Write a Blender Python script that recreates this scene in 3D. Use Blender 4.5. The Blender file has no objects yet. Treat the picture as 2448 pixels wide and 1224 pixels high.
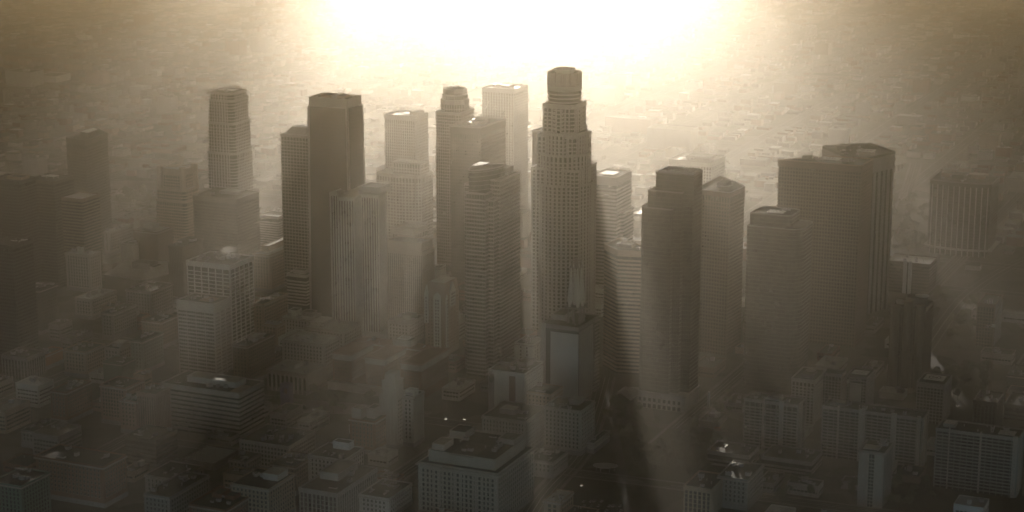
import bpy, math, random
from mathutils import Vector, noise
R = math.radians
sc = bpy.context.scene
COL = sc.collection
# ---------------------------------------------------------------- camera, sky, sun, exposure
F, TH, H0 = 4800.0, R(13.5), 610.0           # focal length in photo pixels, pitch below the horizon, flying height
cam = bpy.data.cameras.new('camera'); co = bpy.data.objects.new('camera', cam); COL.objects.link(co)
co.location = (0, 0, H0); co.rotation_euler = (R(90) - TH, 0, 0)
cam.lens = 36 * F / 2448; cam.clip_start = 1; cam.clip_end = 40000
sc.camera = co
EL, AZ = R(3.5), R(-0.4)
world = bpy.data.worlds.new('World'); sc.world = world; world.use_nodes = True
wn = world.node_tree; bg = wn.nodes['Background']
sky = wn.nodes.new('ShaderNodeTexSky'); sky.sky_type = 'NISHITA'; sky.sun_disc = False
sky.air_density = 0.4; sky.dust_density = 0.2; sky.ozone_density = 1.2
sky.sun_elevation = EL; sky.sun_rotation = AZ; bg.inputs[1].default_value = 0.05
wn.links.new(sky.outputs[0], bg.inputs[0])
sl = bpy.data.lights.new('sun', 'SUN'); sl.energy = 5; sl.angle = R(0.6); sl.color = (1, 0.905, 0.77)
so = bpy.data.objects.new('sun', sl); COL.objects.link(so)
so.rotation_euler = Vector((math.sin(AZ) * math.cos(EL), math.cos(AZ) * math.cos(EL), math.sin(EL))).to_track_quat('Z', 'Y').to_euler()
sc.view_settings.view_transform = 'Standard'; sc.view_settings.look = 'None'; sc.view_settings.exposure = 4.25
HAZE_DENSITY, HAZE_G, HAZE_COL = 0.00043, 0.91, (0.27, 0.257, 0.234)
YFAR = 6600.0
sc.cycles.use_denoising = True; sc.cycles.volume_bounces = 1; sc.cycles.max_bounces = 5
sc.cycles.sample_clamp_indirect = 4

# ---------------------------------------------------------------- geometry helpers
A = R(24); CA, SA = math.cos(A), math.sin(A)   # the street grid runs 24 degrees off the line of sight
def Dg(y): return H0 / math.tan(TH + math.atan((y - 612) / F))
def at(x, y, z=0.0):
    Y = (H0 - z) / math.tan(TH + math.atan((y - 612) / F))
    return (x - 1224) / F * (Y * math.cos(TH) + (H0 - z) * math.sin(TH)), Y
def height(y, Y): return H0 - Y * math.tan(TH + math.atan((y - 612) / F))
def pix(X, Y, z=0.0):
    d = Y * math.cos(TH) + (H0 - z) * math.sin(TH); v = (H0 - z) * math.cos(TH) - Y * math.sin(TH)
    return 1224 + F * X / d, 612 + F * v / d
def to_pq(X, Y): Y -= 2000; return X * CA - Y * SA, X * SA + Y * CA
def from_pq(p, q): return p * CA + q * SA, -p * SA + q * CA + 2000
def rect_site(xL, xC, xR, yT, yB, d=None):
    Y = Dg(yB); z = height(yT, Y); dc = Y * math.cos(TH) + (H0 - z) * math.sin(TH)
    kL, kC, kR = [(x - 1224) / F for x in (xL, xC, xR)]
    X = kC * dc
    W = (X - kL * dc) / (CA + kL * SA * math.cos(TH))
    if d is None: d = max(8, min(85, (kR * dc - X) / (SA - kR * CA * math.cos(TH))))
    p, q = to_pq(X, Y)
    return [from_pq(p - W, q), from_pq(p, q), from_pq(p, q + d), from_pq(p - W, q + d)], z
def poly_site(pts, i, yB):
    z = height(pts[i][1], Dg(yB)); P = [at(x, y, z) for x, y in pts]
    if sum(P[k][0] * P[k - 1][1] - P[k - 1][0] * P[k][1] for k in range(len(P))) > 0: P.reverse()
    return P, z
def offset(poly, t):
    out, n = [], len(poly)
    for i in range(n):
        (ax, ay), (bx, by), (cx, cy) = poly[i - 1], poly[i], poly[(i + 1) % n]
        u = Vector((bx - ax, by - ay)).normalized(); v = Vector((cx - bx, cy - by)).normalized()
        n1 = Vector((u.y, -u.x)); n2 = Vector((v.y, -v.x)); b = n1 + n2
        if b.length < 1e-6: b = n1.copy()
        b.normalize(); k = t / max(0.35, b.dot(n1)); out.append((bx + b.x * k, by + b.y * k))
    return out
def circle(cx, cy, r, n, a0=0.0, ry=None):
    return [(cx + r * math.cos(a0 + 2 * math.pi * k / n), cy + (ry or r) * math.sin(a0 + 2 * math.pi * k / n)) for k in range(n)]
def rrect(x0, x1, y0, y1, r, n=5):
    rs = r if isinstance(r, tuple) else (r,) * 4; P = []
    for (cx, cy, a), rr in zip(((x0, y0, 180), (x1, y0, 270), (x1, y1, 0), (x0, y1, 90)), rs):
        sx, sy = (1 if cx == x0 else -1), (1 if cy == y0 else -1)
        if rr <= 0: P.append((cx, cy)); continue
        for k in range(n + 1):
            t = R(a + 90 * k / n); P.append((cx + sx * rr + rr * math.cos(t), cy + sy * rr + rr * math.sin(t)))
    return P
def rect(x0, x1, y0, y1): return [(x0, y0), (x1, y0), (x1, y1), (x0, y1)]

class MB:
    def __init__(s): s.v, s.f, s.m = [], [], []
    def prism(s, poly, z0, z1, mi=0, bottom=True, top=True):
        b, n = len(s.v), len(poly)
        s.v += [(x, y, z0) for x, y in poly] + [(x, y, z1) for x, y in poly]
        for i in range(n):
            j = (i + 1) % n; s.f.append((b + i, b + j, b + n + j, b + n + i)); s.m.append(mi)
        if top: s.f.append(tuple(range(b + n, b + 2 * n))); s.m.append(mi)
        if bottom: s.f.append(tuple(range(b + n - 1, b - 1, -1))); s.m.append(mi)
        return s
    def frustum(s, p0, z0, p1, z1, mi=0):
        b, n = len(s.v), len(p0)
        s.v += [(x, y, z0) for x, y in p0] + [(x, y, z1) for x, y in p1]
        for i in range(n):
            j = (i + 1) % n; s.f.append((b + i, b + j, b + n + j, b + n + i)); s.m.append(mi)
        s.f.append(tuple(range(b + n, b + 2 * n))); s.m.append(mi)
        s.f.append(tuple(range(b + n - 1, b - 1, -1))); s.m.append(mi)
        return s
    def box(s, x0, x1, y0, y1, z0, z1, mi=0): return s.prism(rect(x0, x1, y0, y1), z0, z1, mi)
    def ring(s, poly, t, z0, z1, mi=0):
        inner = offset(poly, -t); b, n = len(s.v), len(poly)
        for P, z in ((poly, z0), (poly, z1), (inner, z1), (inner, z0)): s.v += [(x, y, z) for x, y in P]
        for i in range(n):
            j = (i + 1) % n
            for a, c in ((0, 1), (1, 2), (2, 3)):
                s.f.append((b + a * n + i, b + a * n + j, b + c * n + j, b + c * n + i)); s.m.append(mi)
        return s
    def tube(s, p, q, r0, r1=None, n=6, mi=0):
        p, q = Vector(p), Vector(q); r1 = r0 if r1 is None else r1
        d = (q - p).normalized(); a = d.orthogonal().normalized(); c = d.cross(a); b = len(s.v)
        for P, r in ((p, r0), (q, r1)):
            for k in range(n):
                t = 2 * math.pi * k / n; s.v.append(tuple(P + (a * math.cos(t) + c * math.sin(t)) * r))
        for k in range(n): s.f.append((b + k, b + (k + 1) % n, b + n + (k + 1) % n, b + n + k)); s.m.append(mi)
        s.f.append(tuple(range(b + n, b + 2 * n))); s.m.append(mi); s.f.append(tuple(range(b + n - 1, b - 1, -1))); s.m.append(mi)
        return s
    def quad(s, a, b, c, d, mi=0):
        k = len(s.v); s.v += [a, b, c, d]; s.f.append((k, k + 1, k + 2, k + 3)); s.m.append(mi); return s
    def mesh(s, name, mats):
        me = bpy.data.meshes.new(name); me.from_pydata(s.v, [], s.f)
        for m in (mats if isinstance(mats, (list, tuple)) else [mats]): me.materials.append(m)
        me.polygons.foreach_set('material_index', s.m); return me
    def build(s, name, mats, parent=None, smooth=False):
        o = bpy.data.objects.new(name, s.mesh(name, mats)); COL.objects.link(o); o.parent = parent
        if smooth:
            for p in o.data.polygons: p.use_smooth = True
        return o
def tag(o, label, cat, group=None, kind=None):
    if kind: o['kind'] = kind
    if label: o['label'] = label
    if cat: o['category'] = cat
    if group: o['group'] = group
    return o
def empty(name, loc, rz=0.0):
    o = bpy.data.objects.new(name, None); COL.objects.link(o); o.location = loc; o.rotation_euler = (0, 0, rz); o.empty_display_size = 5; return o
def copy_part(o, parent, loc, rz=0.0, scale=None):
    c = o.copy(); COL.objects.link(c); c.parent = parent; c.location = loc; c.rotation_euler = (0, 0, rz)
    if scale: c.scale = scale
    return c

# ---------------------------------------------------------------- materials
def mat(name, c, rough=0.75, var=0.25, scale=0.08, spec=0.4, cells=0.0, metal=0.0, streak=False):
    m = bpy.data.materials.new(name); m.use_nodes = True; nt = m.node_tree; b = nt.nodes['Principled BSDF']
    b.inputs['Roughness'].default_value = rough; b.inputs['Specular IOR Level'].default_value = spec; b.inputs['Metallic'].default_value = metal
    tc = nt.nodes.new('ShaderNodeTexCoord'); mp = nt.nodes.new('ShaderNodeMapping')
    nt.links.new(tc.outputs['Object'], mp.inputs[0])
    if streak: mp.inputs['Scale'].default_value = (1, 1, 0.12)
    n = nt.nodes.new('ShaderNodeTexNoise'); n.inputs['Scale'].default_value = scale; n.inputs['Detail'].default_value = 6; n.inputs['Roughness'].default_value = 0.65
    nt.links.new(mp.outputs[0], n.inputs['Vector'])
    r = nt.nodes.new('ShaderNodeValToRGB'); r.color_ramp.elements[0].position = 0.3; r.color_ramp.elements[1].position = 0.72
    r.color_ramp.elements[0].color = (*[x * (1 - var) for x in c], 1); r.color_ramp.elements[1].color = (*[min(0.9, x * (1 + var)) for x in c], 1)
    nt.links.new(n.outputs['Fac'], r.inputs[0]); out = r.outputs[0]
    if cells:
        v = nt.nodes.new('ShaderNodeTexVoronoi'); v.inputs['Scale'].default_value = cells; v.distance = 'CHEBYCHEV'
        nt.links.new(tc.outputs['Object'], v.inputs['Vector'])
        s = nt.nodes.new('ShaderNodeSeparateColor'); nt.links.new(v.outputs['Color'], s.inputs[0])
        mr = nt.nodes.new('ShaderNodeMapRange'); mr.inputs['To Min'].default_value = 0.45; mr.inputs['To Max'].default_value = 1.7
        nt.links.new(s.outputs[0], mr.inputs[0])
        mx = nt.nodes.new('ShaderNodeVectorMath'); mx.operation = 'SCALE'; nt.links.new(out, mx.inputs[0]); nt.links.new(mr.outputs[0], mx.inputs['Scale'])
        out = mx.outputs[0]
        ge = nt.nodes.new('ShaderNodeNewGeometry'); sb = nt.nodes.new('ShaderNodeVectorMath'); sb.operation = 'SUBTRACT'; sb.inputs[1].default_value = (.5, .5, .5); nt.links.new(v.outputs['Color'], sb.inputs[0])
        sca = nt.nodes.new('ShaderNodeVectorMath'); sca.operation = 'SCALE'; sca.inputs['Scale'].default_value = .16; nt.links.new(sb.outputs[0], sca.inputs[0])
        ad = nt.nodes.new('ShaderNodeVectorMath'); ad.operation = 'ADD'; nt.links.new(ge.outputs['Normal'], ad.inputs[0]); nt.links.new(sca.outputs[0], ad.inputs[1])
        no = nt.nodes.new('ShaderNodeVectorMath'); no.operation = 'NORMALIZE'; nt.links.new(ad.outputs[0], no.inputs[0]); nt.links.new(no.outputs[0], b.inputs['Normal'])
        mr2 = nt.nodes.new('ShaderNodeMapRange'); mr2.inputs['To Min'].default_value = rough * 0.6; mr2.inputs['To Max'].default_value = rough * 1.6
        nt.links.new(s.outputs[1], mr2.inputs[0]); nt.links.new(mr2.outputs[0], b.inputs['Roughness'])
    nt.links.new(out, b.inputs['Base Color'])
    return m
M = dict(
    white=mat('white_concrete', (.60, .59, .57), .7, .12, .05, streak=True), pale=mat('pale_granite', (.45, .43, .40), .6, .15, .06, streak=True),
    stone=mat('limestone', (.36, .34, .30), .8, .2, .06, streak=True), tan=mat('tan_stucco', (.34, .28, .21), .8, .2, .05, streak=True),
    brown=mat('brown_granite', (.16, .115, .085), .5, .2, .05, streak=True), brick=mat('red_brick', (.20, .095, .065), .85, .25, .1, streak=True),
    grey=mat('grey_concrete', (.24, .24, .23), .75, .2, .05, streak=True), dark=mat('dark_metal_cladding', (.055, .055, .055), .45, .25, .05, streak=True),
    bronze=mat('bronze_cladding', (.085, .07, .055), .4, .2, .05, streak=True), green=mat('green_stucco', (.14, .19, .15), .8, .2, .06, streak=True),
    orange=mat('orange_stucco', (.33, .15, .08), .8, .2, .06, streak=True), blush=mat('rose_stucco', (.30, .20, .17), .8, .2, .06, streak=True),
    glass=mat('dark_glazing', (.022, .022, .022), .16, .4, .03, .5, cells=.28), glass2=mat('tinted_glazing', (.035, .032, .026), .10, .4, .03, .6, cells=.24),
    mirror=mat('reflective_glazing', (.05, .048, .04), .07, .5, .02, .8, cells=.2),
    roof=mat('gravel_roof', (.12, .115, .105), .9, .4, .12, .12), roofw=mat('white_membrane_roof', (.48, .47, .45), .6, .15, .1, .25),
    roofd=mat('tar_roof', (.05, .05, .05), .75, .4, .15, .2), tile=mat('clay_tile_roof', (.20, .10, .07), .8, .25, .3),
    metal=mat('galvanised_metal', (.42, .42, .42), .38, .25, .4, .5, metal=.6), pad=mat('painted_helipad', (.62, .61, .60), .6, .08, .2, .25),
    mark=mat('dark_marking_paint', (.05, .05, .06), .6, .1), asphalt=mat('asphalt', (.05, .049, .047), .8, .35, .02),
    pave=mat('concrete_pavement', (.18, .175, .165), .8, .3, .05), line=mat('white_road_paint', (.6, .6, .57), .6, .2, .4),
    lawn=mat('dry_grass', (.055, .06, .025), .9, .45, .04), leaf=mat('foliage', (.04, .055, .022), .7, .5, .25), leaf2=mat('olive_foliage', (.06, .062, .028), .7, .5, .25),
    bark=mat('bark', (.09, .065, .045), .9, .3, 1.0), purple=mat('violet_plaster', (.17, .14, .22), .8, .15, .1), steel=mat('painted_steel', (.20, .17, .12), .5, .3, .3),
    cloud=mat('cloud', (.75, .75, .75), 1.0, .05, .002, 0.0), earth=mat('bare_earth', (.14, .11, .075), .9, .35, .03))

GROUND = mat('worn_city_ground', (.075, .07, .062), .85, .45, .012, .3, cells=.02)
GROUND = mat('worn_city_ground', (.075, .07, .062), .85, .45, .012, .3, cells=.02)
# ---------------------------------------------------------------- added out-of-view clouds that shape the light: overhead deck and distant slotted bank
import bmesh
def smooth01(a, b, x): t = max(0.0, min(1.0, (x - a) / (b - a))); return t * t * (3 - 2 * t)
def slot_top(x): return SLOT_TOP + (max(-130, min(0, .5 * (x + 100))) if x < 0 else max(-130, -.4 * max(0, x - 190)))
def added_shade_bank():  # unseen lumps added to screen the sun and set its falloff
    rnd = random.Random(11); bm = bmesh.new(); bmesh.ops.create_icosphere(bm, subdivisions=1, radius=1.0)
    base = [v.co.copy() for v in bm.verts]; faces = [tuple(v.index for v in f.verts) for f in bm.faces]; bm.free()
    Y0 = 24000.0; z0 = Y0 * math.tan(EL); x00 = Y0 * math.tan(AZ); b = MB(); cell = 70.0
    for i in range(-40, 41):
        for j in range(-9, 13):
            x, c = i * cell, j * cell
            wob = 60 * noise.noise((x / 300, c / 300, 2.2))
            side = max(smooth01(SIDE_L[0], SIDE_L[1], -(x + wob)), smooth01(SIDE_R[0], SIDE_R[1], x + wob))
            tau = SIDE_TAU * side + 3.2 * smooth01(-60, 110, c + wob * .5 - slot_top(x)) + LOW_TAU * smooth01(LOW_C, LOW_C + 170, -c)
            n = tau * cell * cell / 5000.0; k = int(n) + (rnd.random() < n - int(n))
            for _ in range(k):
                r = rnd.uniform(22, 48); px, py, pz = x00 + x + rnd.uniform(-.5, .5) * cell, Y0 + rnd.uniform(-500, 500), z0 + c + rnd.uniform(-.5, .5) * cell
                q0 = len(b.v); sd = rnd.random() * 99
                for p in base:
                    q = p * (r * (1 + 0.3 * noise.noise((p.x * 1.6 + sd, p.y * 1.6, p.z * 1.6)))); b.v.append((px + q.x * 1.25, py + q.y, pz + q.z * 0.9))
                b.f += [tuple(q0 + t for t in f) for f in faces]
    for _ in range(1100):                        # outer lumps added to block orange sky glow left, right and above the slot
        x, c = rnd.uniform(-15000, 15000), rnd.uniform(-1400, 4200)
        if abs(x) < 1500 and c < 950: continue
        r = rnd.uniform(240, 430); q0 = len(b.v); sd = rnd.random() * 99
        for p in base:
            q = p * (r * (1 + 0.3 * noise.noise((p.x * 1.6 + sd, p.y * 1.6, p.z * 1.6)))); b.v.append((x00 + x + q.x * 1.3, Y0 + 900 + rnd.uniform(-20, 20) + q.y, z0 + c + q.z))
        b.f += [tuple(q0 + t for t in f) for f in faces]
    b.m = [0] * len(b.f)
    tag(b.build('added_shade_bank', M['cloud'], smooth=True), 'added unseen bank of cloud lumps screening the low sun around a slot', 'cloud', kind='stuff')
def added_shade_deck(y0, y1):  # unseen slab added overhead to darken near air and hold back skylight
    b = MB(); nx, ny = 60, 50; x0, x1 = -9000., 9000.; zb = H0 + 60
    for L in (0, 1):
        for j in range(ny + 1):
            for i in range(nx + 1):
                x = x0 + (x1 - x0) * i / nx; t = j / ny; y = y0 + 300 * noise.noise((x / 500, 5.5, 0)) * (1 - t) + (y1 - y0) * t
                b.v.append((x, y, zb + 24 * noise.noise((x / 420, y / 420, 1.3)) + 12 * noise.noise((x / 150, y / 150, 4.3)) if L == 0 else zb + 260 + 70 * noise.noise((x / 900, y / 900, 9))))
    N = (nx + 1) * (ny + 1)
    for j in range(ny):
        for i in range(nx):
            k = j * (nx + 1) + i
            b.f.append((k, k + nx + 1, k + nx + 2, k + 1)); b.f.append((N + k, N + k + 1, N + k + nx + 2, N + k + nx + 1))
    for i in range(nx):
        for k in (i, ny * (nx + 1) + i): b.f.append((k, k + 1, N + k + 1, N + k))
    for j in range(ny):
        for k in (j * (nx + 1), j * (nx + 1) + nx): b.f.append((k, k + nx + 1, N + k + nx + 1, N + k))
    b.m = [0] * len(b.f)
    tag(b.build('added_shade_deck', M['cloud'], smooth=True), 'added unseen cloud deck shading the near air and cutting skylight', 'cloud', kind='stuff')
DECK = (-2500.0, 8600.0)
added_shade_deck(*DECK)
SIDE_L, SIDE_R, SIDE_TAU = (380, 810), (500, 920), 3.2
SLOT_TOP, LOW_C, LOW_TAU = 90.0, 118.0, 7.0
added_shade_bank()

# ---------------------------------------------------------------- buildings
FOOT = []        # footprints in street-grid coordinates, so that nothing is built twice on one plot
LAND = []        # (label phrase, pixel x, pixel y) of the landmarks
class Bld:
    def __init__(s, name, label, cat, site, group=None, phrase=None):
        P, s.h = site
        s.h = max(s.h, 6)
        pq = [to_pq(*p) for p in P]; ps = [p for p, q in pq]; qs = [q for p, q in pq]
        s.c = ((min(ps) + max(ps)) / 2, (min(qs) + max(qs)) / 2); cx, cy = from_pq(*s.c)
        s.root = empty(name, (cx, cy, 0), -A); tag(s.root, label, cat, group)
        s.poly = [(p - s.c[0], q - s.c[1]) for p, q in pq]
        s.w, s.d = max(ps) - min(ps), max(qs) - min(qs)
        FOOT.append((min(ps), max(ps), min(qs), max(qs)))
        if phrase: LAND.append((phrase,) + pix(cx, cy, s.h))
        s.fr, s.gl, s.rf, s.pp = MB(), MB(), [], []
    def box(s, fx0, fx1, fy0, fy1): return rect((fx0 - .5) * s.w, (fx1 - .5) * s.w, (fy0 - .5) * s.d, (fy1 - .5) * s.d)
    def vol(s, poly, z0, z1, fh=4.0, sp=1.4, bay=4.5, pw=1.0, tp=.45, ts=.3, corner=0.0, top=0.0, para=1.2, solid=0.0, cap=True, taper=None):
        """One mass of a building: glass core, spandrel slabs per floor, piers per bay, blank top band, parapet and roof."""
        s.gl.prism(poly, z0, z1, 0, bottom=False)
        if sp:
            z = z0 + fh
            while z < z1 - top - .5 * fh: s.fr.prism(offset(poly, ts), z - sp, z); z += fh
        n = len(poly)
        for i in range(n):
            (ax, ay), (bx, by) = poly[i], poly[(i + 1) % n]; L = math.hypot(bx - ax, by - ay)
            if L < .5: continue
            ux, uy = (bx - ax) / L, (by - ay) / L; k = max(1, round(L / bay)) if pw else 0
            def pier(t, w, tt):
                a, b_ = max(0, t - w / 2), min(L, t + w / 2)
                q = [(ax + ux * a + uy * tt, ay + uy * a - ux * tt), (ax + ux * b_ + uy * tt, ay + uy * b_ - ux * tt), (ax + ux * b_ - uy * .2, ay + uy * b_ + ux * .2), (ax + ux * a - uy * .2, ay + uy * a + ux * .2)]
                s.fr.prism(q, z0, z1 - top - .01, bottom=False)
            if pw:
                for j in range(k + 1):
                    if (j == 0 or j == k) and L < bay * .75: continue
                    pier(j * L / k, pw if 0 < j < k else pw * 1.4, tp)
            if corner: pier(corner / 2, corner, tp + .06); pier(L - corner / 2, corner, tp + .09)
        s.fr.prism(offset(poly, max(tp, ts) + .12), z1 - max(top, .9), z1 + .02)
        if cap:
            s.rf.append(MB().prism(offset(poly, -.35), z1 + .03, z1 + .12))
            s.pp.append(MB().ring(offset(poly, max(tp, ts) + .15), .55, z1 + .03, z1 + para))
    def wall(s, poly, z0, z1, para=1.1, cornice=0.0, lip=.25):
        s.fr.prism(poly, z0, z1, bottom=False); s.rf.append(MB().prism(offset(poly, -.5), z1, z1 + .08))
        if cornice: MB().prism(offset(poly, cornice), z1 - 1.6, z1 - .5).build('cornice', M['stone'], s.root)
        s.pp.append(MB().ring(offset(poly, lip), .6, z1 - .45, z1 + para))
    def done(s, frame, glass='glass', roof='roof', para=None, fname='facade_frame', gname='glazing'):
        if s.gl.f: s.gl.build(gname, M[glass], s.root)
        if s.fr.f: s.fr.build(fname, M[frame], s.root)
        for m in s.rf: m.build('roof', M[roof], s.root)
        for m in s.pp: m.build('parapet', M[para or frame], s.root)
        return s
    def part(s, name, mb, m): return mb.build(name, M[m] if isinstance(m, str) else m, s.root)
    # ---- windows of a masonry wall, each one a part (front face and right-hand face)
    def windows(s, poly, z0, z1, fh=3.8, bay=3.6, ww=1.5, wh=2.2, cap=100, faces=None, glass='glass', frame='stone', margin=2.0):
        m = MB(); m.box(-.5, .5, -.10, .2, 0, 1, 0); m.box(-.62, -.5, -.2, .2, 0, 1.07, 1); m.box(.5, .62, -.2, .2, 0, 1.07, 1); m.box(-.5, .5, -.2, .2, 1, 1.07, 1)
        m.box(-.68, .68, -.3, .2, -.12, -.03, 1)
        spots, n = [], len(poly)
        for i in range(n):
            (ax, ay), (bx, by) = poly[i], poly[(i + 1) % n]; L = math.hypot(bx - ax, by - ay)
            nx, ny = (by - ay) / L, -(bx - ax) / L
            if faces is None and not (ny < -.5 or nx > .5): continue
            if faces is not None and i not in faces: continue
            k = int((L - margin) / bay)
            if k < 1: continue
            for fl in range(int((z1 - z0 - 1.2) / fh)):
                for j in range(k):
                    t = (L - (k - 1) * bay) / 2 + j * bay
                    spots.append((-(fl), ax + (bx - ax) / L * t, ay + (by - ay) / L * t, z1 - 1.6 - wh - fl * fh, math.atan2(by - ay, bx - ax)))
        spots.sort(key=lambda q: -q[0])
        if not spots: return
        first = bpy.data.objects.new('window', m.mesh('window', [M[glass], M[frame]])); COL.objects.link(first); first.parent = s.root
        f = spots[0]; first.location = f[1:4]; first.rotation_euler = (0, 0, f[4]); first.scale = (ww, 1, wh)
        for f in spots[1:cap]: copy_part(first, s.root, f[1:4], f[4], (ww, 1, wh))
        if len(spots) > cap:
            r = MB()
            for f in spots[cap:]:
                c_, s_ = math.cos(f[4]), math.sin(f[4]); k = len(r.v)
                r.v += [(f[1] + x * ww * c_ - y * s_, f[2] + x * ww * s_ + y * c_, f[3] + z * wh) for x, y, z in m.v]
                r.f += [tuple(k + i for i in q) for q in m.f]; r.m += m.m
            o = r.build('window', [M[glass], M[frame]], s.root); o['kind'] = 'stuff'
    # ---- things on the roof
    def hvac(s, n, seed, z=None, fx=(.12, .88), fy=(.12, .88), big=1.0):
        rnd = random.Random(seed); z = (s.h if z is None else z) + .1
        for _ in range(n):
            x = (rnd.uniform(*fx) - .5) * s.w; y = (rnd.uniform(*fy) - .5) * s.d; q = rnd.random()
            if q < .55: o = bpy.data.objects.new('air_handler', UNIT['air_handler'])
            elif q < .8: o = bpy.data.objects.new('vent', UNIT['vent'])
            else: o = bpy.data.objects.new('duct', UNIT['duct'])
            COL.objects.link(o); o.parent = s.root; o.location = (x, y, z); k = rnd.uniform(.7, 1.3) * big; o.scale = (k, k, k * rnd.uniform(.7, 1.2)); o.rotation_euler = (0, 0, rnd.choice((0, math.pi / 2)))
    def pent(s, fx0, fx1, fy0, fy1, h, m='grey', roof='roof', z=None, name='penthouse'):
        z = (s.h if z is None else z) + .06; b = MB(); P = s.box(fx0, fx1, fy0, fy1); b.prism(P, z, z + h, 0); b.ring(offset(P, .2), .5, z + h - .3, z + h + .7, 0); b.prism(offset(P, -.4), z + h, z + h + .1, 1)
        return b.build(name, [M[m], M[roof]], s.root)
    def pad(s, fx, fy, sx, sy, z=None, ring=False, up=1.2):
        z = (s.h if z is None else z) + .1; x, y = (fx - .5) * s.w, (fy - .5) * s.d; b = MB()
        b.box(x - sx / 2, x + sx / 2, y - sy / 2, y + sy / 2, z + up - .5, z + up)
        for i in (-1, 1):
            for j in (-1, 1): b.box(x + i * sx * .4 - .3, x + i * sx * .4 + .3, y + j * sy * .4 - .3, y + j * sy * .4 + .3, z, z + up - .5)
        o = b.build('helipad', M['pad'], s.root)
        if ring:
            r = min(sx, sy) * .36; k = MB(); k.ring(circle(x, y, r, 28), r * .16, z + up + .02, z + up + .05)
            k.box(x - r * .45, x - r * .25, y - r * .4, y + r * .4, z + up + .02, z + up + .05); k.box(x + r * .25, x + r * .45, y - r * .4, y + r * .4, z + up + .02, z + up + .05); k.box(x - r * .25, x + r * .25, y - r * .1, y + r * .1, z + up + .02, z + up + .045)
            k.build('helipad_marking', M['mark'], o)
        return o
    def mast(s, fx, fy, h, z=None, r=.18):
        z = (s.h if z is None else z); b = MB(); x, y = (fx - .5) * s.w, (fy - .5) * s.d
        b.tube((x, y, z), (x, y, z + h), r, r * .5); b.tube((x - h * .12, y, z + h * .7), (x + h * .12, y, z + h * .7), r * .6)
        b.build('mast', M['steel'], s.root)
def unit_meshes():
    U = {}
    b = MB(); b.box(-2, 2, -1.2, 1.2, .4, 2.6, 0); b.box(-2.1, 2.1, -1.3, 1.3, 2.6, 2.75, 0); b.box(-1.8, 1.8, -1, 1, 0, .4, 1); b.tube((-.9, 0, 2.75), (-.9, 0, 3.1), .75, n=10, mi=1); b.tube((.9, 0, 2.75), (.9, 0, 3.1), .75, n=10, mi=1)
    U['air_handler'] = b.mesh('air_handler', [M['metal'], M['dark']])
    b = MB(); b.tube((0, 0, 0), (0, 0, 1.8), .35, n=8); b.tube((0, 0, 1.8), (0, 0, 2.3), .75, .2, n=8); U['vent'] = b.mesh('vent', [M['metal']])
    b = MB(); b.box(-4, 4, -.5, .5, .5, 1.4); b.box(3, 4, -.5, 3, .5, 1.4)
    for x in (-3, 0, 3): b.box(x - .15, x + .15, -.15, .15, 0, .5)
    U['duct'] = b.mesh('duct', [M['metal']]); return U
UNIT = unit_meshes()
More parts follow.
